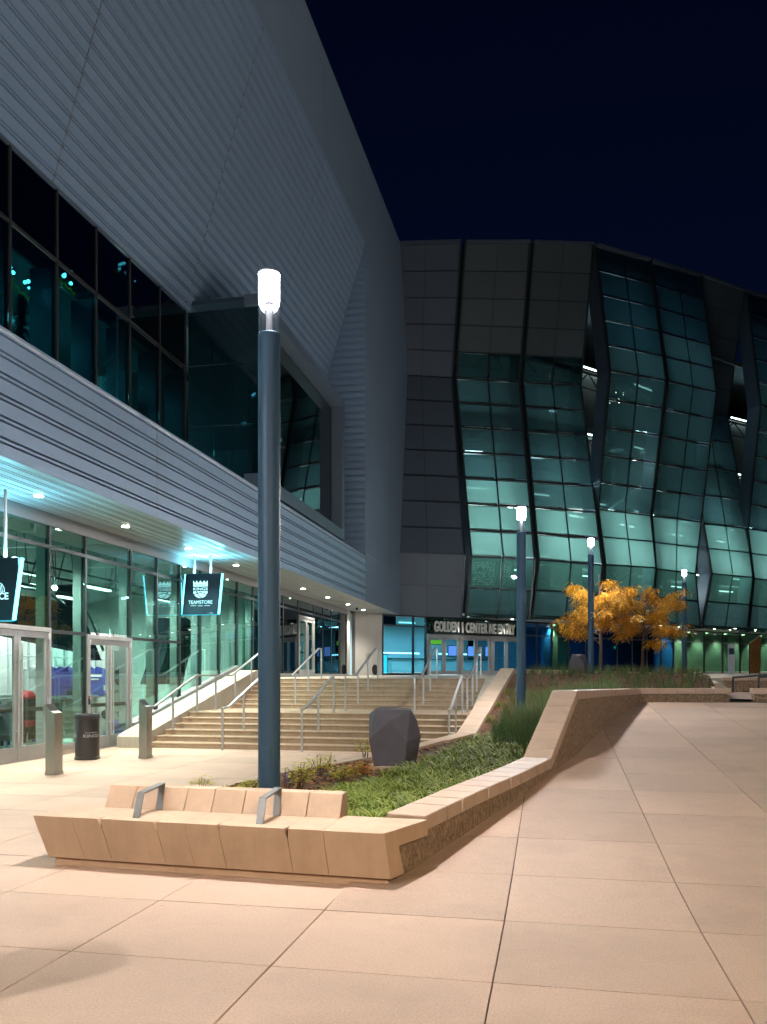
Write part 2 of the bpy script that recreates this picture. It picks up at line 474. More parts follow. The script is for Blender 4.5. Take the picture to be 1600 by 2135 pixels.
g = MB()
g.poly([(-10.2, -12, -.022), (12, -12, -.022), (12, 5.6, -.022), (-10.2, 5.6, -.022)])
g.poly([(-10.2, 5.6, -.022), (-1.3, 5.6, -.022), (-1.3, 18, -.022), (-10.2, 18, -.022)])
RY = [5.6, 6.6, 8, 9.8, 11.05, 12.55, 15.7, 18, 20.3, 20.95]
for ya, yb in zip(RY, RY[1:]):
    g.poly([(wx(ya) - .1, ya, ramp_z(ya) - .022), (30, ya, ramp_z(ya) - .022), (30, yb, ramp_z(yb) - .022), (wx(yb) - .1, yb, ramp_z(yb) - .022)])
plaza = struct(g.build('plaza_paving', 'joint'))
xs = [-.31 + 1.255 * k for k in range(-8, 16)]
ys = [4.46 + 1.14 * k for k in range(-8, 15)]
GL, GC = .0048, .0048
for j in range(len(ys) - 1):
    for i in range(len(xs) - 1):
        x0, x1, y0, y1 = xs[i], xs[i + 1], ys[j], ys[j + 1]
        gx, gy = GL, GC
        ramp = y0 > 5.5
        jit = random.uniform(-.0012, .0012)
        xa0 = xa1 = x0 + gx; xb0 = xb1 = x1 - gx
        if x1 < -9.9 : continue
        if y1 < -2.5 or x0 > 9: continue
        if not ramp:
            if x0 > 4 and y0 < 1: continue
            za = zb = 0.0
        elif x1 <= -1.5:                                   # lower court by the shop
            if y0 > 17.3: continue
            y1c = min(y1, 17.46)
            y1 = y1c
            za = zb = 0.0
            ca, cb = (x0 + x1) / 2, (y0 + y1) / 2
            if cb > 6.6 and x0 > kx(max(y1, 7)) + .3: continue
        else:                                              # the sloping plaza
            y1 = min(y1, 20.93)
            if y0 >= 20.9: continue
            xa0 = max(xa0, wx(y0) - .15 if y0 > 6.4 else -9); xa1 = max(xa1, wx(y1) - .15 if y1 > 6.9 else -9)
            if xa0 >= xb0 - .02 and xa1 >= xb1 - .02: continue
            xa0 = min(xa0, xb0 - .01); xa1 = min(xa1, xb1 - .01)
            za, zb = ramp_z(y0), ramp_z(y1)
            if x0 > 3.5 + .45 * y0: continue
        za += jit; zb += jit
        m = MB()
        m.hexa([(xa0, y0 + gy, za - .02), (xb0, y0 + gy, za - .02), (xb1, y1 - gy, zb - .02), (xa1, y1 - gy, zb - .02),
                (xa0, y0 + gy, za), (xb0, y0 + gy, za), (xb1, y1 - gy, zb), (xa1, y1 - gy, zb)])
        m.build('paving_slab', 'paving', plaza)

def land_z(y): return 1.5665 + .006 * (y - 24.8)
g = MB()
g.hexa([(-10.2, 24.84, 1.35), (-1.45, 24.84, 1.35), (-1.45, 27, 1.35), (-10.2, 27, 1.35), (-10.2, 24.84, land_z(24.84)), (-1.45, 24.84, land_z(24.84)), (-1.45, 27, land_z(27)), (-10.2, 27, land_z(27))])
g.hexa([(-10.2, 27, 1.3), (60, 27, 1.3), (60, 95, 1.3), (-10.2, 95, 1.3), (-10.2, 27, land_z(27)), (60, 27, land_z(27)), (60, 95, land_z(95)), (-10.2, 95, land_z(95))])
struct(g.build('upper_landing', 'landing'))
g = MB(); g.poly([(3.8, 20.9, 1.095), (40, 20.9, 1.095), (40, 27.05, 1.16), (3.8, 27.05, 1.16)])
struct(g.build('path', 'paving'))

# ---- planter soil with a real slope
def rx(y): return wx(y) - .3 if y <= 20.3 else pw([(20.3, 1.75), (20.95, 3.9), (41, 6.8)], y)
ZL = [(6.9, .10), (12, .08), (14.9, .12), (17.2, .38), (25, 1.72), (26.5, 1.66), (41, 1.78)]
ZR = [(6.9, .28), (10, .34), (11, .38), (13, .62), (15, .98), (20, 1.24), (26.5, 1.66), (41, 1.78)]
def soil_z(x, y):
    a, b = kx(y) + .12, rx(y)
    t = min(1, max(0, (x - a) / max(.1, b - a)))
    t = t ** 1.9
    return lerp(pw(ZL, y), pw(ZR, y), t) + .03 * noise.noise((x * 1.7, y * 1.7, 0)) 
m = MB(); NY, NX = 110, 18
for j in range(NY + 1):
    y = lerp(6.95, 41, j / NY)
    for i in range(NX + 1):
        x = lerp(kx(y) + .12, rx(y), i / NX)
        m.v.append((x, y, soil_z(x, y)))
for j in range(NY):
    for i in range(NX):
        a = j * (NX + 1) + i; m.f.append((a, a + 1, a + NX + 2, a + NX + 1))
soil = struct(m.build('planter_soil', 'soil', smooth=True))

# ================================================================ STAIRCASE
RZ = .1205
NOS = [17.45 + .45 * i for i in range(6)] + [22.3 + .42 * i for i in range(7)]
stairs = thing('staircase', (-5.6, 17.4, 0), 'wide tan concrete staircase of two flights rising to the upper entrance doors', 'stairs')
SX0, SX1 = -9.1, -1.98
def stair_z(y):
    z = 0.0
    for i, n in enumerate(NOS):
        if y >= n: z = RZ * (i + 1)
    return z if y < 24.84 else land_z(y)
for i, y0 in enumerate(NOS):
    z = RZ * (i + 1); y1 = (NOS[i + 1] if i + 1 < 13 else y0 + .35) + .05
    if i == 12: y1 = 24.838
    p = [(y0 - .018, z), (y0 - .018, z - .03), (y0, z - .042), (y0, z - .126), (y1, z - .126), (y1, z)]
    m = MB(); m.prism([(SX0, a, b) for a, b in p], (SX1 - SX0, 0, 0))
    m.build('step', 'step', stairs, bevel=.006)
m = MB(); m.prism([(SX0 - .02, 17.3, -.1), (SX0 - .02, 17.3, .26), (SX0 - .02, 17.55, .34), (SX0 - .02, 24.6, 1.82), (SX0 - .02, 25.3, 1.82), (SX0 - .02, 25.3, -.1)], (-.66, 0, 0))
m.build('cheek_wall', 'cheek', stairs, bevel=.012)

# ================================================================ PLANTER WALL with coping stones, bench
wall = thing('planter_wall', (-1.2, 6.3, 0), 'long low aggregate planter wall with pale coping climbing beside the sloping plaza', 'wall')
def wall_pt(y, inset): 
    d = .01; tx = wx(y + d) - wx(y - d) if 6.3 < y < 20.2 else (wx(9) - wx(7)) / 2 * .02
    n = Vector((-1, (tx / (2 * d)), 0)).normalized()
    return Vector((wx(y), y, 0)) + n * inset
# body (rough aggregate), from bench corner to the far corner
m = MB(); yy = [6.45 + .25 * k for k in range(int((20.3 - 6.45) / .25) + 1)] + [20.3]
for y in yy:
    a = wall_pt(y, .035); b = wall_pt(y, .30); zt = pw(CZ, y) - .13; zt = max(zt, ramp_z(y) - .01)
    m.v += [(a.x, a.y, ramp_z(y) - .12), (a.x, a.y, zt), (b.x, b.y, zt), (b.x, b.y, -.1)]
for i in range(len(yy) - 1):
    for k in range(4):
        o = i * 4; m.f.append((o + k, o + (k + 1) % 4, o + 4 + (k + 1) % 4, o + 4 + k))
m.f += [(0, 1, 2, 3), tuple(4 * (len(yy) - 1) + k for k in (3, 2, 1, 0))]
m.build('aggregate_face', 'aggregate', wall)
m = MB(); m.prism([(2.0, 20.30, .9), (2.0, 20.30, 1.20), (4.16, 20.86, 1.20), (4.16, 20.86, .9)], (-.07, .27, 0))
m.build('aggregate_face', 'aggregate', wall)
# coping stones
marks = [6.935, 7.42]
while marks[-1] < 10.85: marks.append(marks[-1] + .36)
marks[-1] = 11.05
nsl = 8
marks += [11.05 + (12.55 - 11.05) * k / nsl for k in range(1, nsl + 1)]
while marks[-1] < 19.95: marks.append(marks[-1] + .43)
marks[-1] = 20.3
TH_C, W_C = .135, .37
for k in range(len(marks) - 1):
    ya, yb = marks[k] + .006, marks[k + 1] - .006
    a0, a1 = wall_pt(ya, 0), wall_pt(yb, 0); b0, b1 = wall_pt(ya, W_C), wall_pt(yb, W_C)
    za, zb = pw(CZ, ya), pw(CZ, yb)
    slope = 11.0 < (ya + yb) / 2 < 12.55
    if slope:
        b0 = Vector((a0.x - W_C, a0.y + .03, 0)); b1 = Vector((a1.x - W_C, a1.y + .03, 0))
    lo = TH_C * (1.25 if slope else 1.0)
    P = [(a0.x, a0.y, za - lo), (a1.x, a1.y, zb - lo), (b1.x, b1.y, zb - lo), (b0.x, b0.y, za - lo),
         (a0.x, a0.y, za), (a1.x, a1.y, zb), (b1.x, b1.y, zb), (b0.x, b0.y, za)]
    if not slope and ya < 11 and k % 2 == 0 and k > 0:      # skate-stop notch on alternate joints
        P[0] = (a0.x, a0.y, za - lo); v = Vector(P[4]) + (Vector(P[5]) - Vector(P[4])).normalized() * .03; P[4] = tuple(v)
    m = MB(); m.hexa(P); m.build('coping_stone', 'coping', wall, bevel=.012)
pa, pb = Vector((2.06, 20.28, 1.35)), Vector((4.2, 20.84, 1.35)); dirw = (pb - pa).normalized(); nn = Vector((-dirw.y, dirw.x, 0))
for k in range(5):
    a = pa + (pb - pa) * (k / 5) + dirw * .005; b = pa + (pb - pa) * ((k + 1) / 5) - dirw * .005
    m = MB(); m.hexa([a - Vector((0, 0, .135)), b - Vector((0, 0, .135)), b + nn * .34 - Vector((0, 0, .135)), a + nn * .34 - Vector((0, 0, .135)), a, b, b + nn * .34, a + nn * .34])
    m.build('coping_stone', 'coping', wall, bevel=.008)
# right return of the upper planter, running back
m = MB(); m.prism([(4.1, 20.9, .9), (4.1, 20.9, 1.36), (6.9, 41, 1.80), (6.9, 41, .9)], (-.25, .03, 0)); m.build('aggregate_face', 'aggregate', wall)
for k in range(12):
    a = lerp(Vector((4.14, 20.95, 1.352)), Vector((6.9, 41, 1.84)), k / 12); b = lerp(Vector((4.14, 20.95, 1.352)), Vector((6.9, 41, 1.84)), (k + 1) / 12 - .002)
    w = Vector((-.33, .04, 0)); h = Vector((0, 0, .11))
    m = MB(); m.hexa([a - h, b - h, b + w - h, a + w - h, a, b, b + w, a + w]); m.build('coping_stone', 'coping', wall, bevel=.008)

kerb = thing('stair_kerb', (-3.3, 14.9, 0), 'pale stone kerb that climbs beside the stairs on the planter side', 'kerb')
km = [10.7, 11.6, 12.4, 13.2, 14.1, 14.9, 15.7, 16.5, 17.2] + [17.2 + .65 * k for k in range(1, 13)]
for k in range(len(km) - 1):
    ya, yb = km[k] + .004, km[k + 1] - .004
    w = .17 + .24 * min(1, max(0, (ya - 14.5) / 2.7))
    za, zb = pw(KZ, ya), pw(KZ, yb)
    xa, xb = kx(ya), kx(yb)
    m = MB(); m.hexa([(xa, ya, za - .4), (xb, yb, zb - .4), (xb + w, yb - .05, zb - .4), (xa + w, ya - .05, za - .4), (xa, ya, za), (xb, yb, zb), (xb + w, yb - .05, zb), (xa + w, ya - .05, za)])
    m.build('coping_stone', 'coping', kerb, bevel=.008)
m = MB(); m.prism([(-1.93, 17.25, -.1), (-1.93, 17.25, .2), (-1.93, 24.9, 1.6), (-1.93, 25.2, -.1)], (.3, 0, 0)); m.build('core', 'cheek', kerb)
# kerb of the upper planter towards the entrance landing
for k in range(14):
    ya, yb = lerp(25.1, 41, k / 14), lerp(25.1, 41, (k + 1) / 14) - .01
    xa, xb = kx(ya), kx(yb); z0 = lerp(1.86, 1.82, k / 14); z1 = lerp(1.86, 1.82, (k + 1) / 14)
    m = MB(); m.hexa([(xa, ya, 1.5), (xb, yb, 1.5), (xb + .35, yb - .12, 1.5), (xa + .35, ya - .12, 1.5), (xa, ya, z0), (xb, yb, z1), (xb + .35, yb - .12, z1), (xa + .35, ya - .12, z0)])
    m.build('coping_stone', 'coping', kerb, bevel=.008)

bench = thing('concrete_bench', (-2.85, 6.6, 0), 'tan precast concrete bench with a low segmented backrest and two steel armrests', 'bench')
BX = [-4.44, -4.06, -3.78, -3.25, -2.98, -2.68, -2.08, -1.77, -1.262]
NOTCH = {2, 3, 5, 6}
for i in range(7):
    xa, xb = BX[i] + .0008, BX[i + 1] - .0008
    na = .018 if i in NOTCH else 0; nb = .018 if (i + 1) in NOTCH else 0
    if i == 0: xa = BX[0]
    # outline (y, z, notch share, end lean share)
    prof = [(6.30, .43, 1), (6.302, .40, 1), (6.307, .345, 0), (6.345, .065, 0), (7.0, .065, 0), (7.0, .43, 0), (6.42, .43, 0)]
    m = MB()
    for (y, z, k) in prof:
        lean = 0
        m.v.append((xa + (na if k else 0) + lean, y, z))
    for (y, z, k) in prof: m.v.append((xb - (nb if k else 0), y, z))
    n = 7
    m.f += [tuple(reversed(range(n))), tuple(range(n, 2 * n))] + [(a, (a + 1) % n, (a + 1) % n + n, a + n) for a in range(n)]
    m.build('seat_block', 'precast', bench, bevel=.003)
prof = [(6.30, .43), (6.302, .40), (6.307, .345), (6.345, .065), (6.56, .065), (6.50, .295), (7.0, .295), (7.0, .43)]
m = MB(); m.v = [(BX[7] + .0014, y, z) for y, z in prof] + [(wx(y) + .004 - .045 * max(0, 1 - (y - 6.3) / .6), y, z) for y, z in prof]; n = 8
m.f = [tuple(reversed(range(n))), tuple(range(n, 2 * n))] + [(a, (a + 1) % n, (a + 1) % n + n, a + n) for a in range(n)]
m.build('seat_block', 'precast', bench, bevel=.005)
for i in range(1, 7):
    xa, xb = BX[i] + .003, BX[i + 1] - .003
    m = MB(); m.prism([(xa, 6.845, .425), (xa, 6.96, .625), (xa, 7.13, .625), (xa, 7.13, .1), (xa, 7.01, .1), (xa, 7.005, .425)], (xb - xa, 0, 0))
    m.build('backrest_block', 'precast', bench, bevel=.006)
m = MB(); m.box(-4.26, 6.375, 0, -1.25, 6.98, .055); m.build('plinth', 'precast', bench)
for ax in (-3.49, -2.35):
    m = MB(); P = [(6.42, .425), (6.50, .632), (6.90, .665), (6.84, .43)]
    for (y0, z0), (y1, z1) in zip(P, P[1:]):
        m.bar((ax, y0, z0), (ax, y1, z1), .065, .014, up=(0, -(z1 - z0), (y1 - y0)))
    m.build('armrest', 'steel_soft', bench, bevel=.002)

for o in bench.children:                       # the bench front is set slightly askew to the paving grid
    for v in o.data.vertices:
        if o.name.startswith('seat_block'): v.co.x += max(.02, .15 - .12 * (v.co.x + 4.44) / 3.17) * (1 - v.co.z / .43)
        v.co.y += .14 - .063 * (v.co.x + 4.44)
# ---- low wall and retaining wall on the far right
lw = thing('low_wall', (6, 20.9, 1.1), 'short low aggregate wall with pale coping at the right edge of the plaza', 'wall')
m = MB(); m.box(4.72, 20.92, .95, 14, 21.2, 1.22); m.build('aggregate_face', 'aggregate', lw)
for k in range(9):
    m = MB(); m.box(4.68 + .85 * k + .005, 20.88, 1.218, 4.68 + .85 * (k + 1) - .005, 21.24, 1.352); m.build('coping_stone', 'coping', lw, bevel=.008)
rw = thing('retaining_wall', (12, 27, 1.1), 'brown aggregate retaining wall behind the dark ramp handrails', 'wall')
m = MB(); m.box(5.2, 26.75, 1.0, 40, 27.0, 1.50); m.build('aggregate_face', 'aggregate', rw)
m = MB(); m.box(5.15, 26.70, 1.502, 40, 27.06, 1.60); m.build('coping_band', 'coping', rw, bevel=.01)

# ================================================================ HANDRAILS
def rail_line(kind):
    A = [(17.12, .93), (17.5, .95), (19.72, 1.66), (22.15, 1.66), (24.82, 2.50), (25.15, 2.50)]
    if kind == 'upper': A = [(20.9, 1.66), (22.15, 1.66), (24.82, 2.50), (25.15, 2.50)]
    return A
def handrail(x, kind, label):
    A = rail_line(kind)
    t = thing('handrail', (x, A[0][0], stair_z(A[0][0])), label, 'handrail', 'steel handrails on the staircase')
    m = MB()
    for (y0, z0), (y1, z1) in zip(A, A[1:]):
        m.bar((x, y0 - .012, z0), (x, y1 + .012, z1), .055, .04)
    m.build('rail', 'rail', t, bevel=.004)
    tab = [(y, z) for y, z in A]
    py = [17.14, 18.42, 19.80, 21.0, 22.42, 23.72, 25.13]
    if kind == 'upper': py = [20.92, 22.42, 23.72, 25.13]
    for y in py:
        m = MB(); m.bar((x, y, stair_z(y) - .02), (x, y, pw(tab, y) - .015), .042, .034, up=(0, 1, 0)); m.build('post', 'rail', t)
    return t
handrail(-8.93, 'full', 'steel handrail nearest the shop glass, along the side wall of the stairs')
handrail(-7.13, 'full', 'steel handrail on the stairs, second from the shop glass, left of the near lamp pole')
handrail(-5.30, 'full', 'steel handrail in the middle of the stairs, just right of the near lamp pole')
handrail(-3.45, 'upper', 'short steel handrail on the upper flight only, above the faceted boulder')
handrail(-2.10, 'full', 'steel handrail at the planter edge of the stairs')

def ramp_rail(y0, xa, xb, za, zb, label):
    t = thing('ramp_handrail', (xa, y0, 1.1), label, 'handrail')
    m = MB(); m.tube([(xa, y0, za - .5), (xa, y0, za), (xb, y0, zb)], .024, 8); m.build('rail', 'rail_dark', t, smooth=True)
    m = MB(); m.tube([(xa + .3, y0, za - .42), (xb, y0, zb - .42)], .018, 8); m.build('lower_rail', 'rail_dark', t, smooth=True)
    n = 6
    for k in range(n):
        f = (k + .02) / (n - 1) ; x = lerp(xa, xb, min(1, f))
        m = MB(); m.tube([(x, y0, 1.05), (x, y0, lerp(za, zb, min(1, f)))], .022, 8); m.build('post', 'rail_dark', t, smooth=True)
ramp_rail(26.2, 5.3, 13, 1.60, 2.2, 'dark metal ramp handrail in front of the brown retaining wall, rear one')
ramp_rail(22.2, 5.1, 10, 1.62, 1.95, 'dark metal ramp handrail behind the low wall at the right edge, near one')

# ================================================================ POLE LAMPS
def pole_lamp(loc, label, power=15000, group='pole lamps in a row along the planter'):
    t = thing('pole_lamp', loc, label, 'lamp', group)
    x, y, z = loc; H = 5.30; r = .105
    m = MB(); m.lathe([(r, -.3), (r, H - .58), (r - .012, H - .572)], (x, y, z), 32); m.build('pole', 'pole', t, smooth=True)
    m = MB(); m.lathe([(.19, -.02), (.19, .02), (.18, .024)], (x, y, z), 24); m.build('foot_plate', 'pole', t, smooth=True)
    m = MB(); m.box(x - .045, y - r - .004, z + .62, x + .045, y - r + .02, z + .82); m.build('hand_hole_cover', 'pole', t, bevel=.004)
    hd = MB(); hd.lathe([(r - .004, H - .572), (r - .004, H - .01)], (x, y, z), 32); hd = hd.build('lamp_head', 'lamp_tube', t, smooth=True)
    m = MB(); m.lathe([(.030, H - .57), (.030, H - .30), (.05, H - .28)], (x, y, z), 16); m.build('stem', 'frame_white', hd, smooth=True)
    m = MB(); m.lathe([(.085, H - .265), (.0985, H - .25), (.0985, H - .02), (.05, H - .013)], (x, y, z), 28); m.build('light_source', 'lamp_core', hd, smooth=True)
    m = MB(); m.lathe([(r + .001, H - .012), (r + .001, H + .004), (.03, H + .012)], (x, y, z), 32); m.build('cap', 'frame_white', hd, smooth=True)
    light('POINT', 'lamp_light', (x, y, z + H - .13), power, (1.0, .955, .93), hd, shadow_soft_size=.112)
    return t
pole_lamp((-2.62, 7.43, .16), 'tall blue-grey pole lamp standing right behind the concrete bench, nearest of the row')
pole_lamp((-.67, 18.95, .18), 'blue-grey pole lamp rising from the green grass, second from the bench')
pole_lamp((1.36, 29.8, 1.18), 'dark pole lamp in front of the orange trees, third from the bench')
pole_lamp((5.93, 39.5, 1.18), 'slim dark pole lamp right of the orange trees, farthest of the row')
pole_lamp((-5.5, .4, .0), 'blue-grey pole lamp out of frame at the near end of the row', 19000)
pole_lamp((10.5, 14.0, .5), 'blue-grey pole lamp out of frame on the right side of the plaza', 14000)
sl = thing('street_lamp', (8.0, -9.0, 0), 'tall warm street lamp out of frame behind the viewer', 'lamp')
m = MB(); m.lathe([(.09, -.1), (.08, 2), (.055, 8.4)], (8.0, -9.0, 0), 14); m.tube([(8.0, -9.0, 8.3), (7.9, -8.6, 8.75), (7.6, -7.6, 8.85)], .04, 8); m.build('pole', 'rail_dark', sl, smooth=True)
m = MB(); m.prism([(7.45, -7.75, 8.82), (7.75, -7.65, 8.82), (7.6, -6.95, 8.82), (7.35, -7.0, 8.82)], (0, 0, .12)); hd = m.build('lamp_head', 'rail_dark', sl)
m = MB(); m.prism([(7.48, -7.6, 8.80), (7.68, -7.55, 8.80), (7.58, -7.05, 8.80), (7.42, -7.1, 8.80)], (0, 0, .018)); m.build('lens', 'bulb_warm', hd)
light('SPOT', 'street_light_beam', (7.55, -7.3, 8.70), 6400, (1, .73, .42), hd, spot_size=R(165), spot_blend=.4, shadow_soft_size=.12)

# ================================================================ FACETED BOULDERS
def hull(name, pts, mat, parent=None, bevel=.008):
    me = bpy.data.meshes.new(name); bm = bmesh.new()
    for p in pts: bm.verts.new(p)
    r = bmesh.ops.convex_hull(bm, input=bm.verts)
    bmesh.ops.delete(bm, geom=[v for v in bm.verts if not v.link_faces], context='VERTS')
    bmesh.ops.dissolve_limit(bm, angle_limit=R(4), verts=bm.verts, edges=bm.edges)
    bmesh.ops.recalc_face_normals(bm, faces=bm.faces)
    bm.to_mesh(me); bm.free(); me.materials.append(MATS[mat])
    o = bpy.data.objects.new(name, me); COL.objects.link(o)
    if bevel:
        md = o.modifiers.new('bevel', 'BEVEL'); md.width = bevel; md.segments = 2
    put(o, parent); return o
def boulder(c, s, rz, label):
    t = thing('faceted_boulder', c, label, 'boulder')
    P = [(-.33, -.34, 0), (.20, -.34, 0), (.38, -.10, 0), (.32, .30, 0), (-.30, .30, 0),
         (-.41, -.37, .46), (-.05, -.39, .78), (.23, -.365, .42), (.47, -.12, .50), (.40, .32, .5), (-.38, .34, .55),
         (-.43, -.14, .88), (-.31, -.22, .985), (-.05, -.30, .955), (.30, -.22, .955), (.40, -.14, .78), (-.28, .22, 1.0), (.28, .22, .975)]
    Q = []
    for x, y, z in P:
        Q.append((c[0] + s * (x * math.cos(rz) - y * math.sin(rz)), c[1] + s * (x * math.sin(rz) + y * math.cos(rz)), c[2] + .03 + s * z))
    hull('stone_body', Q, 'boulder', t)
    m = MB(); m.lathe([(.44 * s, -.12), (.44 * s, .028), (.40 * s, .032)], c, 28); m.build('footing', 'coping', t, smooth=True)
    return t
boulder((-2.50, 13.15, soil_z(-2.50, 13.15) + .0), .93, .12, 'dark grey faceted boulder in the planter in front of the stairs')
boulder((.85, 27.2, 1.60), .72, 1.3, 'dark faceted boulder at the foot of the third lamp pole')

# ================================================================ POSTS AND BINS BY THE SHOP
def bollard(x, y, label):
    t = thing('door_post', (x, y, 0), label, 'bollard', 'steel door opener posts by the shop doors')
    m = MB(); h = 1.18
    m.prism([(x - .085, y - .13, 0), (x + .085, y - .13, 0), (x + .085, y - .13, h - .15), (x + .02, y - .13, h - .12), (x - .085, y - .13, h)], (0, .24, 0))
    m.build('body', 'steel', t, bevel=.004)
    m = MB(); m.box(x - .092, y - .137, 0, x + .092, y + .117, .055); m.build('base', 'steel', t)
    m = MB(); m.box(x + .0852, y - .07, .55, x + .093, y + .05, .95); m.build('push_plate', 'steel', t, bevel=.003)
bollard(-8.16, 12.42, 'brushed steel post with a slanted top left of the black bin')
bollard(-7.98, 15.25, 'brushed steel post with a slanted top at the foot of the stairs')
def bent_text(body, size, cx, cy, r, a0, z, sx=1.0, bold=.0):
    me = text_mesh(body, size, .002, sx, bold=bold)
    for v in me.vertices:
        a = a0 + v.co.x / r; rr = r + .003 + v.co.z
        v.co = (cx + rr * math.cos(a), cy + rr * math.sin(a), z + v.co.y)
    return me
def litter_bin(x, y, label, r=.245):
    t = thing('litter_bin', (x, y, 0), label, 'bin')
    m = MB()
    m.lathe([(r, .0), (r, .05), (r - .012, .055), (r - .012, .80), (r, .81), (r + .004, .86), (r - .02, .90), (r - .10, .905), (r - .11, .87)], (x, y, 0), 40)
    m.build('drum', 'black', t, smooth=True)
    for k in range(14):
        a = k * math.tau / 14; m = MB(); m.lathe([(.008, 0), (.008, .006), (.003, .008)], (x + (r - .05) * math.cos(a), y + (r - .05) * math.sin(a), .9), 6); m.build('rivet', 'rail', t)
    for k in range(3):
        a = R(-38) + k * math.tau / 3
        for body, s, z, sx in (('KINGS', .085, .47, 1.35), ('SACRAMENTO', .036, .535, 1.1)):
            me = bent_text(body, s, x, y, r - .012, a, z, sx, .0015 if body == 'KINGS' else 0); me.materials.clear(); me.materials.append(MATS['letter_grey'])
            o = bpy.data.objects.new('lettering', me); COL.objects.link(o); put(o, t)
litter_bin(-9.0, 14.8, 'black round litter bin with grey lettering between the shop doors')
litter_bin(-3.22, 3.64, 'wide black round litter bin out of frame, casting the round shadow on the paving', .31)

# ================================================================ RETAIL BUILDING (left)
XF, XS, XG = -8.07, -10.0, -10.5
def zc(y): return 19.23 + .046 * y       # crease of the upper cladding
def zt(y): return 23.08 + .0577 * y      # parapet
def zg(y): return 11.79 + .025 * y       # head of the upper glazing
SE = [-3.2, 3.15, 9.5, 15.9, 22.4, 28.9, 35.6]
shop = thing('retail_building', (XS, 20, 0), 'large building clad in ribbed grey-blue metal over a lit glass shopfront', 'building')
RIB2 = [(0, 0), (.56, 0), (.585, -1), (.645, -1), (.67, 0), (.79, 0), (.815, -1), (.875, -1), (.90, 0)]
RIB1 = [(0, 0), (.55, 0), (.62, -1), (.88, -1), (.95, 0)]
def ribbed(a, b, c, d, period, depth, prof, name, mat, parent):
    a, b, c, d = map(Vector, (a, b, c, d))
    n = (b - a).cross(d - a).normalized()
    ln = (d - a).length; k = max(1, round(ln / period))
    T = [((i + t) / k, q) for i in range(k) for t, q in prof] + [(1.0, 0)]
    m = MB()
    for t, q in T:
        m.v.append(tuple(lerp(a, d, t) + n * q * depth)); m.v.append(tuple(lerp(b, c, t) + n * q * depth))
    for i in range(len(T) - 1): m.f.append((2 * i, 2 * i + 1, 2 * i + 3, 2 * i + 2))
    return m.build(name, mat, parent, recalc=False)
GAP = .012
for y0, y1 in zip(SE, SE[1:]):
    ya, yb = y0 + GAP, y1 - GAP
    ribbed((XF, ya, 4.952), (XF, yb, 4.952), (XF, yb, 6.86 + .003 * yb), (XF, ya, 6.86 + .003 * ya), .325, .06, RIB2, 'cladding_panel', 'cladding', shop)
    if y1 < 9: continue
    ribbed((XG, ya, zg(ya)), (XG, yb, zg(yb)), (XF, yb, zc(yb)), (XF, ya, zc(ya)), .31, .10, RIB2, 'cladding_panel', 'cladding', shop)
    ribbed((XF, ya, zc(ya)), (XF, yb, zc(yb)), (XF - .15, yb, zt(yb)), (XF - .15, ya, zt(ya)), .17, .022, RIB1, 'cladding_panel', 'cladding_fine', shop)
    for (p, q) in (((XG, y1, zg(y1)), (XF, y1, zc(y1))), ((XF, y1, 4.96), (XF, y1, 6.9))):   # little bolts down the seams
        if y1 > 35: continue
        p, q = Vector(p), Vector(q); n = int((q - p).length / .31)
        m = MB()
        for i in range(n):
            c = lerp(p, q, (i + .73) / n); m.box(c.x - .02, c.y - .03, c.z - .02, c.x + .012, c.y + .03, c.z + .02)
        m.build('seam_clips', 'cladding_core', shop)['kind'] = 'stuff'
# far, full-height wall and the triangular return
for ya, yb in ((35.6 + GAP, 41.4), (41.42, 47.6)):
    ribbed((XF, ya, 4.952), (XF, yb, 4.952), (XF, yb, zc(yb)), (XF, ya, zc(ya)), .17, .022, RIB1, 'cladding_panel', 'cladding_fine', shop)
    ribbed((XF, ya, zc(ya)), (XF, yb, zc(yb)), (XF - .15, yb, zt(yb)), (XF - .15, ya, zt(ya)), .17, .022, RIB1, 'cladding_panel', 'cladding_fine', shop)
ribbed((-11.5, 35.6, 6.9), (XF - .002, 35.6, 6.9), (XF - .002, 35.6, zc(35.6)), (-11.5, 35.6, zc(35.6)), .31, .10, RIB2, 'cladding_panel', 'cladding', shop)
# concealed mass: slabs, back wall, roof
m = MB()
m.box(-18, -3.2, 5.05, XF - .06, 47.6, 6.55)
m.box(-18.3, -3.2, 0, -18.0, 47.6, 25)
m.prism([(-18, 4, 24.5), (XF - .25, 4, 23.2), (XF - .25, 47.6, 25.7), (-18, 47.6, 25.7)], (0, 0, -.3))
m.box(-18, 47.3, 5.0, XF - .06, 47.6, 25.4)
m.build('core', 'cladding_core', shop)
m = MB(); m.prism([(-18, -3, 12.55), (XG - .15, -3, 12.45), (XG - .15, 35.5, 12.9), (-18, 35.5, 12.9)], (0, 0, .25)); m.build('upper_slab', 'cladding_core', shop)
m = MB(); m.hexa([(XG - .1, -3.2, 6.75), (XF - .032, -3.2, 6.75), (XF - .032, 35.6, 6.85), (XG - .1, 35.6, 6.85), (XG - .1, -3.2, 6.855), (XF - .004, -3.2, 6.855), (XF - .004, 35.6, 6.962), (XG - .1, 35.6, 6.962)])
m.build('ledge', 'frame_white', shop)

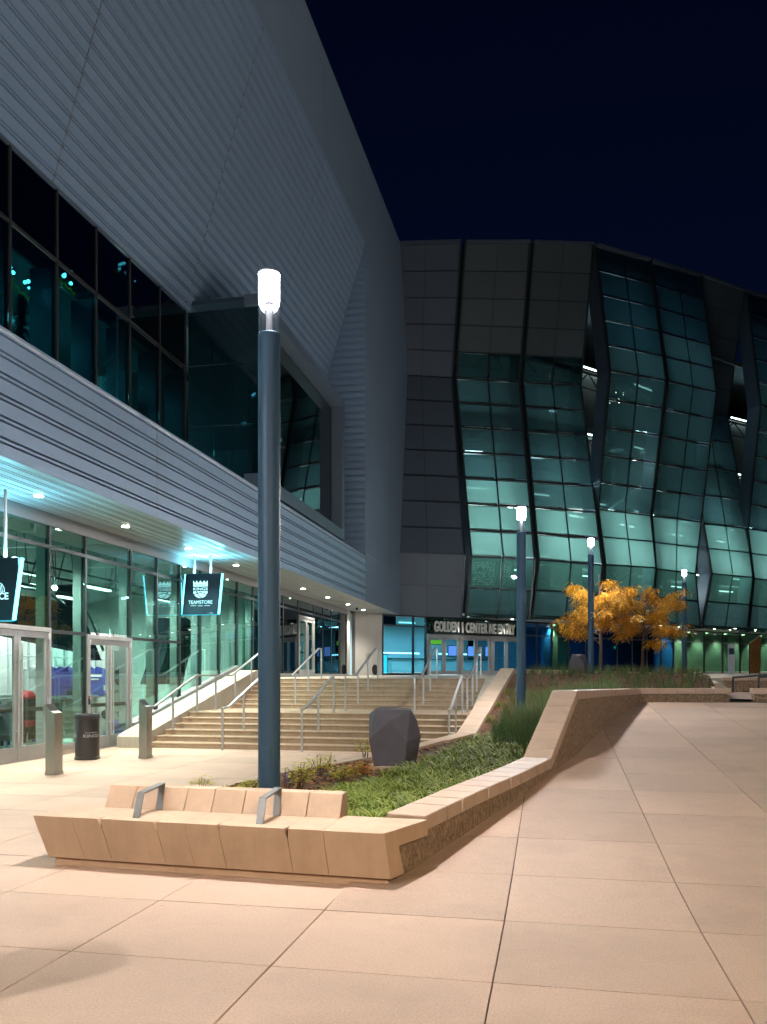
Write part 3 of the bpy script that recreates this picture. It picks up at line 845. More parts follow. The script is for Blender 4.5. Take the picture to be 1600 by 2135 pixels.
# ---- soffit boards and downlights
soff = MB(); soff.box(XS - .05, -3.2, 4.985, XF - .04, 45.4, 5.04)
soff = soff.build('soffit', 'mullion', shop)
SXS = [XF - .002, -8.27, -8.35, -8.55, -8.63, -8.83, -8.91, -9.11, -9.29, -9.37, -9.57, -9.65, -9.85, XS + .02]
for y0, y1 in zip(SE + [35.6, 41.0], SE[1:] + [35.6, 41.0, 45.4]):
    if y1 - y0 < .1 or y1 < 9: continue
    for xa, xb in zip(SXS, SXS[1:]):
        m = MB(); m.box(xb + .014, y0 + .004, 4.950, xa - .014, y1 - .004, 4.986); m.build('soffit_board', 'soffit', soff)
DLY = [-5.6, -2.4, .8, 4.0, 7.15, 10.3, 13.52, 16.66, 19.87, 23.16, 26.5, 29.9, 33.4, 36.9, 40.1]
for y in DLY:
    m = MB(); m.lathe([(.105, 4.949), (.105, 4.941), (.085, 4.939)], (-9.2, y, 0), 20); d = m.build('downlight', 'frame_white', soff, smooth=True)
    m = MB(); m.lathe([(.082, 4.9385), (.08, 4.935)], (-9.2, y, 0), 20); m.build('lens', 'down_core', d)
    light('SPOT', 'downlight_beam', (-9.2, y, 4.90), 150 if y < 9 else (800 if y < 27 else 520), (1, .95, .83), d, spot_size=R(125), spot_blend=.7, shadow_soft_size=.07)
m = MB(); m.lathe([(.05, 4.95), (.06, 4.90), (.05, 4.86), (.02, 4.84)], (-9.25, 38.9, 0), 12); m.build('security_camera', 'black', soff, smooth=True)

# ---- shopfront glazing
BY = [8.9, 10.3, 11.6, 12.96, 15.04, 16.36, 18.33, 19.69, 21.04, 22.39, 23.8, 25.26, 26.71, 28.25, 29.9, 31.83, 34.02, 35.45, 36.9, 38.33, 39.75]
ZT, ZD = 4.27, 2.56
m = MB(); m.box(XS - .14, 8.9, 4.70, XS + .05, 39.85, 4.949); m.build('header', 'cladding_core', shop)
def floor_at(y): return 0.0 if y < 17.4 else (lerp(.30, 1.80, (y - 17.4) / 7.2) if y < 24.6 else 1.62)
mul = MB()
for i, y in enumerate(BY):
    mul.box(XS - .07, y - .03, floor_at(y) if y < 24 else 1.6, XS + .025, y + .03, 4.70)
    m = MB(); m.box(XS - .27, y - .05, floor_at(y), XS - .07, y + .05, 4.70); m.build('mullion_fin', 'alu', shop)
mul.box(XS - .06, 8.9, ZT - .035, XS + .03, 39.75, ZT + .035)
mul.box(XS - .06, 8.9, ZD - .035, XS + .028, 12.96, ZD + .035)
mul.box(XS - .06, 15.04, ZD - .035, XS + .028, 16.36, ZD + .035)
mul.box(XS - .06, 18.33, ZD - .035, XS + .028, 21.04, ZD + .035)
mul.build('mullion_frame', 'mullion', shop)
m = MB(); m.box(XS - .12, 8.9, 0.0, XS + .04, 12.9, .12); m.box(XS - .12, 15.1, 0.12, XS + .035, 16.3, .22); m.build('sill', 'alu', shop)
m = MB(); m.box(XS - .14, 15.1, 0.0, XS + .03, 16.3, .118); m.build('kerb', 'cheek', shop)
m = MB(); m.bar((XS + .06, 18.4, .46), (XS + .06, 25.1, 1.93), .09, .11); m.build('sloping_sill', 'alu', shop)
m = MB(); m.box(XS - .1, 24.9, 1.56, XS + .04, 31.8, 1.74); m.box(XS - .1, 34.05, 1.56, XS + .04, 39.8, 1.74); m.build('sill', 'alu', shop)
for y0, y1 in zip(BY, BY[1:]):
    ya, yb = y0 + .032, y1 - .032
    gm = 'store_glass' if y0 < 28 else 'dark_glass'
    door = abs(y0 - 12.96) < .01 or abs(y0 - 16.36) < .01 or abs(y0 - 31.83) < .01
    bands = [(ZT + .037, 4.70)]
    if y0 < 21: bands.append((ZD + (.06 if door else .037), ZT - .037))
    if not door:
        if y0 < 16: bands.append((.22, ZD - .037))
        elif y0 < 21: bands.append((None, ZD - .037))
        elif y0 < 24.7: bands.append((None, ZT - .037))
        else: bands.append((1.74, ZT - .037))
    elif y0 > 30: bands.append((4.12, ZT - .037))
    for za, zb in bands:
        a0, a1 = (za, za) if za is not None else (floor_at(ya) + .10, floor_at(yb) + .10)
        m = MB(); m.hexa([(XS - .012, ya, a0), (XS, ya, a0), (XS, yb, a1), (XS - .012, yb, a1), (XS - .012, ya, zb), (XS, ya, zb), (XS, yb, zb), (XS - .012, yb, zb)])
        m.build('glass_pane', gm, shop)
def door_pair(ya, yb, z0, h, gm, label):
    fr = MB(); x0, x1 = XS - .07, XS + .06
    fr.box(x0, ya, z0, x1, ya + .07, z0 + h); fr.box(x0, yb - .07, z0, x1, yb, z0 + h); fr.box(x0, ya + .07, z0 + h - .09, x1, yb - .07, z0 + h)
    fr.box(x0, ya + .07, z0, x1 - .02, yb - .07, z0 + .015)
    fr = fr.build('door_frame', 'alu', shop, bevel=.004); fr['label'] = label
    mid = (ya + yb) / 2
    for s, (a, b) in ((1, (ya + .075, mid - .004)), (-1, (mid + .004, yb - .075))):
        lf = MB(); xa, xb = XS - .03, XS + .025; zb, zt_ = z0 + .02, z0 + h - .095
        w = .095
        lf.box(xa, a, zb, xb, a + w, zt_); lf.box(xa, b - w, zb, xb, b, zt_); lf.box(xa, a + w, zt_ - .12, xb, b - w, zt_); lf.box(xa, a + w, zb, xb, b - w, zb + .27)
        lf = lf.build('door_leaf', 'alu', fr, bevel=.003)
        m = MB(); m.box(XS - .008, a + w, zb + .27, XS + .004, b - w, zt_ - .12); m.build('door_glass', gm, fr)
        m = MB(); m.box(XS - .075, a + w - .02, z0 + .95, XS - .032, b - w + .02, z0 + 1.03); m.build('push_bar', 'black', fr)
        hy = b - .05 if s == 1 else a + .05
        m = MB(); m.tube([(XS + .085, hy, z0 + .30), (XS + .085, hy, zt_ - .25)], .017, 10)
        for zz in (z0 + .6, zt_ - .6): m.tube([(XS + .02, hy, zz), (XS + .085, hy, zz)], .012, 8)
        m.build('pull_handle', 'rail', fr, smooth=True)
        hh = a if s == 1 else b
        for zz in (z0 + .25, z0 + 1.15, zt_ - .08):
            m = MB(); m.box(XS + .03, hh - .03, zz - .06, XS + .075, hh + .03, zz + .06); m.build('hinge', 'frame_white', fr)
door_pair(12.97, 15.03, 0.0, 2.62, 'door_glass', 'double glass shop door at the left edge of the picture')
door_pair(16.37, 18.32, 0.0, 2.56, 'door_glass', 'double glass shop door beside the stairs')
door_pair(31.84, 34.01, 1.62, 2.49, 'store_glass', 'double glass door at the top of the stairs')
m = MB(); m.box(XS + .062, 16.385, 1.02, XS + .085, 16.435, 1.20); kr = m.build('card_reader', 'black', shop)
m = MB(); m.box(XS + .0855, 16.395, 1.15, XS + .088, 16.425, 1.17); m.build('indicator', 'red_led', kr)
m = MB(); m.box(XS - .2, 39.86, 1.5, XS + .03, 40.4, 4.948); m.build('pier', 'plaster', shop)

# ---- upper glazing (clerestory), recessed behind the ledge
CY = [8.2, 9.77, 11.34, 12.91, 14.48, 16.06, 17.63, 19.2, 20.84, 22.45]
ZM = 10.6
m = MB()
for y in CY: m.box(XG - .08, y - .03, 6.8, XG + .03, y + .03, zg(y) - .02)
m.hexa([(XG - .06, 8.2, ZM - .03), (XG + .025, 8.2, ZM - .03), (XG + .025, 22.5, ZM + .05), (XG - .06, 22.5, ZM + .05), (XG - .06, 8.2, ZM + .03), (XG + .025, 8.2, ZM + .03), (XG + .025, 22.5, ZM + .11), (XG - .06, 22.5, ZM + .11)])
m.build('upper_mullions', 'black_matte', shop)
for y in CY:
    m = MB(); m.box(XG - .62, y - .05, 6.8, XG - .08, y + .05, 10.5); m.build('mullion_fin', 'fin', shop)
for ya, yb in zip(CY, CY[1:]):
    m = MB(); m.box(XG - .01, ya + .032, 6.86, XG, yb - .032, ZM - .02); m.build('glass_pane', 'clere_glass', shop)
    m = MB(); m.hexa([(XG - .01, ya + .032, ZM + .10), (XG, ya + .032, ZM + .10), (XG, yb - .032, ZM + .10), (XG - .01, yb - .032, ZM + .10),
                      (XG - .01, ya + .032, zg(ya) - .04), (XG, ya + .032, zg(ya) - .04), (XG, yb - .032, zg(yb) - .04), (XG - .01, yb - .032, zg(yb) - .04)])
    m.build('spandrel_pane', 'bay_glass', shop)
m = MB(); m.hexa([(XG - .02, 8, zg(8) - .02), (XG + .05, 8, zg(8) - .02), (XG + .05, 22.6, zg(22.6) - .02), (XG - .02, 22.6, zg(22.6) - .02), (XG - .02, 8, zg(8) + .03), (XG + .05, 8, zg(8) + .03), (XG + .05, 22.6, zg(22.6) + .03), (XG - .02, 22.6, zg(22.6) + .03)])
m.build('head_trim', 'bay_frame', shop)
# room behind it
m = MB(); m.box(-15.2, 3, 6.6, -15.0, 24, 12.3); m.box(-15, 3, 10.62, XG - .65, 22.4, 10.7); m.box(-15.0, 19.9, 6.6, -11.2, 20.0, 9.6); m.build('room_wall', 'grey_wall', shop)
for (a, b) in (((-13.0, 13.6), (-13.0, 17.2)), ((-13.0, 8.5), (-13.0, 12.0)), ((-13.2, 18.0), (-13.2, 19.6))):
    m = MB(); m.box(a[0] - .04, a[1], 10.48, a[0] + .04, b[1], 10.56); f = m.build('linear_light', 'tube_cool', shop)
    light('AREA', 'linear_light_beam', (a[0], (a[1] + b[1]) / 2, 10.42), 200, (.72, 1, .95), f, shape='RECTANGLE', size=.3, size_y=2.5, aim=(a[0], (a[1] + b[1]) / 2, 6))

# ---- projecting bay window
YB0, YB1, ZB0, ZB1, XB = 22.62, 32.3, 7.10, 12.72, -8.2
bay = MB()
bay.box(XB - .55, YB0, ZB1 - .30, XB, YB1, ZB1); bay.box(XB - .55, YB0, ZB0, XB, YB1, ZB0 + .42)
bay.box(XB - .55, YB1 - .30, ZB0 + .42, XB, YB1, ZB1 - .30); bay.box(XB - .06, YB0, ZB0 + .42, XB, YB0 + .30, ZB1 - .30)
bay = bay.build('bay_window', 'bay_frame', shop, bevel=.01)
m = MB()
for y in (24.6, 26.3, 28.0, 29.7):
    m.box(XB + .0005, y - .006, ZB0 + .002, XB + .003, y + .006, ZB0 + .418)
for z in (8.6, 10.1, 11.5): m.box(XB + .0005, YB1 - .298, z - .006, XB + .003, YB1 - .002, z + .006)
m.build('frame_joints', 'mullion', bay)
m = MB(); m.box(XB - .48, YB0 + .44, ZB0 + .44, XB - .47, YB1 - .32, ZB1 - .32); m.build('bay_glass', 'bay_glass', bay)
m = MB(); m.box(XB - .52, YB1 - .37, ZB0 + .4, XB - .45, YB1 - .29, ZB1 - .29); m.box(XB - .52, YB0 + .4, ZB1 - .37, XB - .45, YB1 - .37, ZB1 - .29); m.build('bay_mullion', 'mullion', bay)
for za, zb in ((7.12, 8.95), (8.97, 10.75), (10.77, 12.35)):
    m = MB(); m.box(-10.49, YB0 + .02, za, XB - .07, YB0 + .035, zb); m.build('side_pane', 'side_glass', bay)
m = MB(); m.box(-10.6, YB0 + .1, ZB0 + .002, XB - .56, YB1 - .1, ZB0 + .1); m.box(-11.2, YB0 + .1, ZB1 - .12, XB - .56, YB1 - .02, ZB1 - .002); m.box(-10.6, YB1 - .1, ZB0 + .1, XB - .56, YB1 - .01, ZB1 - .13)
m.build('bay_shell', 'fin', bay)
m = MB(); m.box(-13.2, 22.7, 6.6, -13, 33, 12.4); m.box(-13, 26.0, 6.6, -9.5, 26.1, 9.2); m.build('room_wall', 'grey_wall', shop)
light('AREA', 'bay_room_beam', (-11.2, 24.4, 7.3), 60, (.6, 1, .95), bay, shape='RECTANGLE', size=1.5, size_y=1.0, aim=(-11, 23.4, 12))

# ================================================================ HANGING BLADE SIGNS
def emblem(parent, ox, y, oz, s):
    """Crowned shield over a ball, drawn flat and facing the plaza."""
    def flat(pts, mat, name, dy=0.0):
        m = MB(); m.prism([(ox + px * s, y - dy, oz + pz * s) for px, pz in pts], (0, -.004, 0)); return m.build(name, mat, parent)
    flat([(-.5, .18), (.5, .18), (.5, .58), (.36, .40), (.27, .58), (.13, .40), (0, .58), (-.13, .40), (-.27, .58), (-.36, .40), (-.5, .58)], 'led_letter', 'crown')
    pts = [(-.5, -.13), (.5, -.13)] + [(.5 * math.cos(a), -.13 - .44 * math.sin(a)) for a in [math.pi * k / 14 for k in range(1, 14)]]
    flat(pts, 'led_letter', 'ball')
    for q in ([(-.42, -.34), (-.2, -.24), (.05, -.22), (.3, -.28), (.46, -.38)], [(-.28, -.13), (-.2, -.3), (-.05, -.46), (.1, -.57)]):
        m = MB()
        for (ax, az), (bx, bz) in zip(q, q[1:]): m.bar((ox + ax * s, y - .006, oz + az * s), (ox + bx * s, y - .006, oz + bz * s), .006, .028 * s * 2, up=(0, 0, 1))
        m.build('ball_seam', 'navy_face', parent)
    me = text_mesh('KINGS', .27 * s, .002, 1.0, bold=.002 * s); w = max(v.co.x for v in me.vertices) - min(v.co.x for v in me.vertices)
    me.transform(Matrix.Diagonal((1.0 * s / w, 1, 1, 1))); place_mesh(me, 'lettering', 'led_letter', (ox, y - .003, oz + .015 * s), (1, 0, 0), (0, 0, 1), parent)
    me = text_mesh('SACRAMENTO', .13 * s, .002, 1.0); w = max(v.co.x for v in me.vertices) - min(v.co.x for v in me.vertices)
    me.transform(Matrix.Diagonal((.86 * s / w, 1, 1, 1))); place_mesh(me, 'lettering', 'navy_face', (ox, y - .006, oz + .27 * s), (1, 0, 0), (0, 0, 1), parent)
def blade_sign(y, xl, xr, zb, zt_, skew, rods, label):
    t = thing('blade_sign', ((xl + xr) / 2, y, zb), label, 'sign', 'lit signs hanging under the soffit')
    m = MB(); d = .09
    m.prism([(xl + .035, y, zt_), (xr - .035, y, zt_), (xr - .035 - skew, y, zb), (xl + .035 - skew, y, zb)], (0, d, 0)); m.build('panel', 'navy_face', t, bevel=.004)
    for xe in (xr - .03, xl):
        m = MB(); m.prism([(xe, y + .01, zt_ - .005), (xe + .03, y + .01, zt_ - .005), (xe + .03 - skew, y + .01, zb + .005), (xe - skew, y + .01, zb + .005)], (0, d - .02, 0)); m.build('led_edge', 'led_cyan', t)
    m = MB(); m.box(xl + .04 - skew, y + .01, zb - .018, xr - .04 - skew, y + d - .01, zb - .002); m.build('bottom_led', 'led_halo', t)
    for xr_ in rods:
        m = MB(); m.tube([(xr_, y + d / 2, zt_ - .02), (xr_, y + d / 2, 4.952)], .028, 10); m.build('hanger_rod', 'frame_white', t, smooth=True)
    light('AREA', 'led_spill', ((xl + xr) / 2, y + d / 2, zt_ + .03), 70, (.22, .78, 1.0), t, shape='RECTANGLE', size=xr - xl, size_y=.12, aim=((xl + xr) / 2, y + d / 2, 9))
    light('AREA', 'led_spill', (xr + .02 - skew / 2, y + d / 2, (zb + zt_) / 2), 40, (.22, .80, 1.0), t, shape='RECTANGLE', size=.12, size_y=zt_ - zb, aim=(xr + 5, y + d / 2, (zb + zt_) / 2))
    return t
ts = blade_sign(21.2, -9.93, -8.82, 3.34, 4.46, .11, (-9.66, -9.18), 'dark hanging sign with cyan edges, a crowned ball emblem and TEAMSTORE lettering')
emblem(ts, -9.46, 21.195, 4.03, .42)
me = text_mesh('TEAMSTORE', .14, .003, 1.0, bold=.0); w = max(v.co.x for v in me.vertices) - min(v.co.x for v in me.vertices)
me.transform(Matrix.Diagonal((.70 / w, 1, 1, 1))); place_mesh(me, 'lettering', 'led_letter', (-9.46, 21.192, 3.67), (1, 0, 0), (0, 0, 1), ts)
m = MB(); m.box(-9.75, 21.19, 3.575, -9.59, 21.197, 3.585); m.box(-9.34, 21.19, 3.575, -9.18, 21.197, 3.585); m.build('rule_line', 'led_letter', ts)
me = text_mesh('Fanatics', .045, .002, 1.0); place_mesh(me, 'lettering', 'led_letter', (-9.46, 21.192, 3.578), (1, 0, 0), (0, 0, 1), ts)
cs = blade_sign(12.9, -10.0, -9.12, 2.63, 3.73, .16, (-9.47,), 'dark hanging sign with cyan edge and letters CE at the far left')
me = text_mesh('CE', .165, .003, 1.0, align='RIGHT', bold=.003); place_mesh(me, 'lettering', 'led_letter', (-9.37, 12.892, 3.05), (1, 0, 0), (0, 0, 1), cs)
m = MB(); P = [(-9.56, 3.30), (-9.50, 3.27), (-9.455, 3.20), (-9.45, 3.13), (-9.60, 3.13), (-9.62, 3.24)]
for a, b in zip(P, P[1:] + P[:1]): m.bar((a[0], 12.892, a[1]), (b[0], 12.892, b[1]), .006, .008)
for xx in (-9.52, -9.56, -9.49): m.bar((xx, 12.892, 3.14), (xx - .02, 12.892, 3.26), .006, .007)
m.build('emblem_outline', 'led_letter', cs)

# ================================================================ INSIDE THE SHOP
m = MB(); m.box(-18, 6, -.05, XS - .06, 19.6, .004); m.build('shop_floor', 'floor_tile', shop)
m = MB(); m.box(-16.6, 6, 0, -16.4, 25, 5.0); m.box(-16.4, 5.8, 0, XS - .5, 6.0, 5.0); m.box(-16.4, 27.0, 0, XS - .5, 27.2, 5.0); m.build('room_wall', 'white_wall', shop)
m = MB(); m.box(-10.95, 9.0, 2.70, -10.85, 14.55, 4.6); m.build('room_wall', 'white_wall', shop)
m = MB(); m.box(-16.4, 6, 4.93, XS - .46, 27, 5.0); m.build('shop_ceiling', 'grey_wall', shop)
for k, y in enumerate((15.2, 17.0, 18.8, 20.6, 22.4, 24.2)):
    m = MB(); m.box(-16.3, y - .07, 4.62, XS - .5, y + .07, 4.92); m.build('ceiling_beam', 'grey_wall', shop)
for (x, y) in ((-12.0, 13.5), (-12.0, 17.2), (-12.2, 20.6), (-14.6, 15.6), (-14.6, 19.4), (-14.6, 23.0), (-12, 24.4)):
    m = MB(); m.box(x - .05, y - .6, 4.02, x + .05, y + .6, 4.08); f = m.build('shop_light', 'tube_white', shop)
    m = MB(); m.tube([(x, y - .4, 4.08), (x, y - .4, 4.93)], .006, 5); m.tube([(x, y + .4, 4.08), (x, y + .4, 4.93)], .006, 5); m.build('cable', 'black_matte', f)
    light('AREA', 'shop_light_beam', (x, y, 4.0), 340, (.96, 1, .93), f, shape='RECTANGLE', size=1.2, size_y=.2, aim=(x, y, 0))
m = MB()
for z in (3.62, 3.84): m.tube([(-11.5, 14.5, z + .35), (-11.5, 24.5, z + .35)], .03, 8)
m.tube([(-11.5, 17.3, 4.9), (-11.5, 17.3, 3.9)], .02, 6); m.tube([(-11.5, 20.3, 4.9), (-11.5, 20.3, 3.9)], .02, 6)
m.build('sprinkler_pipes', 'rail_dark', shop)
m = MB(); m.tube([(-11.8, 18.0, 4.9), (-11.8, 18.0, 3.95)], .012, 6); m.build('red_pipe', 'cloth_red', shop)

def shirt(c, ax, s, mat, label, group=None, name='hanging_shirt', trim=None):
    """A shirt on a hanger facing the glass: c = top centre of the collar, ax = unit vector across the shoulders."""
    ax = Vector(ax).normalized(); up = Vector((0, 0, 1)); nrm = ax.cross(up).normalized(); c = Vector(c)
    out = [(-.07, 0), (-.25, -.05), (-.33, -.20), (-.30, -.48), (-.23, -.47), (-.22, -.25), (-.23, -.74), (0, -.76), (.23, -.74), (.22, -.25), (.23, -.47), (.30, -.48), (.33, -.20), (.25, -.05), (.07, 0), (0, -.05)]
    t = thing(name, c - up * .76 * s, label, 'shirt', group)
    m = MB(); n = len(out)
    fr = [c + ax * (x * s) + up * (z * s) + nrm * (.045 * s * (1 - abs(x) * 2)) for x, z in out]; bk = [p - nrm * (.11 * s) for p in fr]
    m.add(fr + bk, [tuple(range(n)), tuple(reversed(range(n, 2 * n)))] + [(i, (i + 1) % n, (i + 1) % n + n, i + n) for i in range(n)])
    m.build('fabric', mat, t, bevel=.01)
    m = MB(); m.tube([c - ax * .2 * s - up * .04 * s, c + up * .05 * s, c + ax * .2 * s - up * .04 * s], .008, 6); m.tube([c + up * .05 * s, c + up * .12 * s], .006, 6); m.build('hanger', 'rail', t)
    if trim:
        m = MB(); d = nrm * (.052 * s)
        for x0, x1, z0, z1 in ((-.17, .17, -.20, -.26), (-.10, .10, -.30, -.34)):
            m.prism([c + ax * x0 * s + up * z0 * s + d, c + ax * x1 * s + up * z0 * s + d, c + ax * x1 * s + up * z1 * s + d, c + ax * x0 * s + up * z1 * s + d], nrm * .004)
        m.build('print', trim, t)
    return t
SHX = -12.6
rnd0 = random.Random(3)
AXW = (.72, .69, 0)
for (u, v, mat, lab, trim) in ((72, 1392, 'cloth_grey', 'grey shirt hanging on the wall rack behind the left shop door', None),
                               (118, 1390, 'purple', 'dark purple shirt on the wall rack between the two shop doors, left one', None),
                               (150, 1389, 'violet', 'bright violet shirt on the wall rack between the two shop doors, right one', None),
                               (197, 1390, 'cloth_blue', 'deep blue jersey with white print behind the second shop door', 'cloth_white')):
    p = at_x(u, v, SHX); shirt(p, AXW, 1.1, mat, lab, 'shirts on the shop wall rack', trim=trim)
# wall rack carrying them
ra, rb = at_x(20, 1386, SHX - .05), at_x(232, 1386, SHX - .05)
t = thing('wall_rack', (SHX, 17, 0), 'pale steel wall rack of rails inside the shop behind the hanging shirts', 'rack')
m = MB(); m.tube([(SHX - .02, ra.y, 2.13), (SHX - .02, rb.y, 2.13)], .018, 8); m.tube([(SHX - .02, ra.y, 2.55), (SHX - .02, rb.y, 2.55)], .018, 8); m.build('rail', 'frame_white', t, smooth=True)
for k in range(7):
    y = lerp(ra.y, rb.y, k / 6); m = MB(); m.box(SHX - .10, y - .02, 0, SHX - .06, y + .02, 3.0); m.build('upright', 'frame_white', t)
m = MB(); m.box(SHX - .5, ra.y, 1.05, SHX + .1, rb.y, 1.10); m.build('shelf', 'frame_white', t)
m = MB(); m.box(SHX - .55, ra.y - .5, 0, SHX - .5, rb.y + .6, 2.9); m.build('back_panel', 'white_wall', t)
for k in range(6):
    y = lerp(ra.y + .4, rb.y - .4, k / 5)
    m = MB(); m.lathe([(.05, 0), (.055, .02), (.035, .13), (.02, .16)], (SHX + .25, y, 2.62), 10); m.tube([(SHX + .25, y, 2.78), (SHX + .25, y, 2.95)], .01, 6); m.build('track_spot', 'black_matte', t, smooth=True)
# folded goods on the shelf
for k in range(5):
    y = lerp(ra.y + .3, rb.y - .3, k / 4)
    m = MB(); m.box(SHX - .25, y - .16, 1.104, SHX + .05, y + .16, 1.17 + .05 * (k % 3))
    tag(m.build('folded_shirts', ['cloth_blue', 'violet', 'cloth_dark', 'cloth_blue', 'purple'][k], bevel=.02), ['leftmost blue', 'pale violet', 'near-black', 'second blue', 'dark purple'][k] + ' folded pile on the shelf under the hanging shirts', 'clothing', 'folded piles on the wall rack shelf')
# rail of dark jackets close to the glass
jr = thing('clothes_rail', (-10.9, 16, 0), 'low clothes rail with a row of dark jackets just behind the shop glass', 'rack')
m = MB(); m.tube([(-10.95, 14.6, 0), (-10.95, 14.6, 1.18), (-10.95, 18.2, 1.18), (-10.95, 18.2, 0)], .016, 8); m.build('rail', 'rail', jr, smooth=True)
m = MB(); m.box(-11.2, 14.55, 0, -10.7, 14.65, .04); m.box(-11.2, 18.15, 0, -10.7, 18.25, .04); m.build('foot', 'rail', jr)
proto = None
for k in range(22):
    y = 15.1 + .07 * k + random.uniform(-.01, .01)
    if proto is None:
        proto = thing('hanging_jacket', (-10.95, y, .3), 'dark jacket hanging in the packed row on the low clothes rail', 'jacket', 'dark jackets on the low rail')
        m = MB(); m.prism([(-11.20, y - .02, 1.05), (-11.0, y - .02, 1.13), (-10.9, y - .02, 1.13), (-10.70, y - .02, 1.05), (-10.66, y - .02, .55), (-10.74, y - .02, .30), (-11.16, y - .02, .30), (-11.24, y - .02, .55)], (0, .045, 0)); m.build('fabric', 'cloth_dark', proto, bevel=.008)
        m = MB(); m.tube([(-10.95, y, 1.12), (-10.95, y, 1.2)], .005, 5); m.build('hanger', 'rail', proto)
    else:
        c = copy_tree(proto, (-10.95 + random.uniform(-.02, .02), y, .3)); c.rotation_euler.z = random.uniform(-.15, .15)
# display table with stock, seen through the left door
dt = thing('display_table', (-11.6, 14.4, 0), 'pale display table with blue stock behind the left shop door', 'table')
m = MB(); m.box(-12.0, 13.6, .82, -11.1, 15.3, .87); m.build('tabletop', 'frame_white', dt)
for x in (-11.95, -11.15):
    for y in (13.65, 15.25): 
        m = MB(); m.box(x - .025, y - .025, 0, x + .025, y + .025, .82); m.build('leg', 'frame_white', dt)
for k in range(9):
    x, y = random.uniform(-11.9, -11.2), 13.75 + .17 * k
    m = MB(); m.lathe([(.10, 0), (.11, .04), (.09, .10), (.03, .13)], (x, y, .872), 12)
    tag(m.build('cap', 'cloth_blue' if k % 2 else 'cloth_white', smooth=True), ('blue' if k % 2 else 'white') + ' cap lying on the display table behind the left shop door', 'cap', 'caps on the display table')
ss = thing('stock_shelf', (-11.9, 16.2, 0), 'white shelf unit packed with coloured stock behind the glass between the doors', 'shelf')
m = MB()
for zz in (.08, .45, .82, 1.20): m.box(-12.15, 15.2, zz, -11.75, 17.4, zz + .03)
for yy_ in (15.2, 16.3, 17.38): m.box(-12.17, yy_, 0, -11.73, yy_ + .03, 1.24)
m.build('frame', 'frame_white', ss)
for zz in (.11, .48, .85):
    yq = 15.27
    while yq < 17.2:
        wq = rnd0.uniform(.10, .20); hq = rnd0.uniform(.14, .30)
        m = MB(); m.box(-12.1, yq, zz + .002, -11.8, yq + wq, zz + hq); m.build('stock_box', rnd0.choice(['cloth_blue', 'violet', 'cloth_white', 'purple', 'cloth_grey', 'cloth_dark', 'wood']), ss, bevel=.01)
        yq += wq + rnd0.uniform(.01, .05)
# dark sweater with a red band on a stand, just inside the left door
sw = thing('sweater_stand', (-10.7, 14.35, 0), 'dark sweater with red shoulders and hem on a stand behind the left door glass', 'clothing')
pc = at_x(57, 1470, -10.7)
m = MB(); m.lathe([(.12, 0), (.12, .02), (.015, .03), (.015, 1.35)], (pc.x, pc.y, 0), 14); m.build('stand', 'rail', sw, smooth=True)
m = MB(); m.lathe([(.16, .62), (.17, .72), (.17, 1.12), (.20, 1.22), (.12, 1.30), (.06, 1.34)], (pc.x, pc.y, 0), 16); m.build('body', 'cloth_dark', sw, smooth=True)
m = MB(); m.lathe([(.172, .60), (.178, .63), (.178, .72), (.172, .73)], (pc.x, pc.y, 0), 16); m.lathe([(.205, 1.17), (.21, 1.22), (.13, 1.305), (.07, 1.345)], (pc.x, pc.y, 0), 16); m.build('red_trim', 'cloth_red', sw, smooth=True)
# round stock bins near the stairs
for k in range(7):
    c = (-10.7 + random.uniform(-.25, .1), 18.6 + .12 * k, .16 + .26 * (k % 3))
    m = MB(); prof = [(.125 * math.sin(math.pi * i / 8) + .001, -.125 * math.cos(math.pi * i / 8)) for i in range(9)]
    m.lathe(prof, c, 16); tag(m.build('ball', ['cloth_blue', 'purple', 'cloth_dark'][k % 3], smooth=True), ['blue', 'purple', 'dark'][k % 3] + ' ball in the stack behind the shop glass, ' + ['first', 'second', 'third', 'fourth', 'fifth', 'sixth', 'last'][k] + ' one towards the stairs', 'ball', 'balls stacked behind the shop glass')
# shop wall poster with emblem (flat print)
po = thing('wall_poster', (-12.5, 19.3, .3), 'pale poster with a dark crowned emblem seen through the second shop door', 'poster')
p = at_x(247, 1425, -12.0)
m = MB(); m.box(-12.03, p.y - .55, .35, -12.0, p.y + .55, 2.35); m.build('board', 'white_wall', po)
m = MB(); cx, cz, s = p.y, 1.62, .42
def yz(pts): return [(-11.998, cx + a * s, cz + b * s) for a, b in pts]
m.prism(yz([(-.5, .18), (.5, .18), (.5, .58), (.36, .40), (.27, .58), (.13, .40), (0, .58), (-.13, .40), (-.27, .58), (-.36, .40), (-.5, .58)]), (.003, 0, 0))
m.prism(yz([(-.5, -.13), (.5, -.13)] + [(.5 * math.cos(a), -.13 - .44 * math.sin(a)) for a in [math.pi * k / 14 for k in range(1, 14)]]), (.003, 0, 0))
m.build('emblem', 'boulder', po)
me = text_mesh('KINGS', .17, .002, 1.1, bold=.002); place_mesh(me, 'lettering', 'boulder', (-11.996, cx, cz + .01), (0, 1, 0), (0, 0, 1), po)
me = text_mesh('TEAMSTORE', .13, .002, 1.1); place_mesh(me, 'lettering', 'boulder', (-11.996, cx, cz - .42), (0, 1, 0), (0, 0, 1), po)
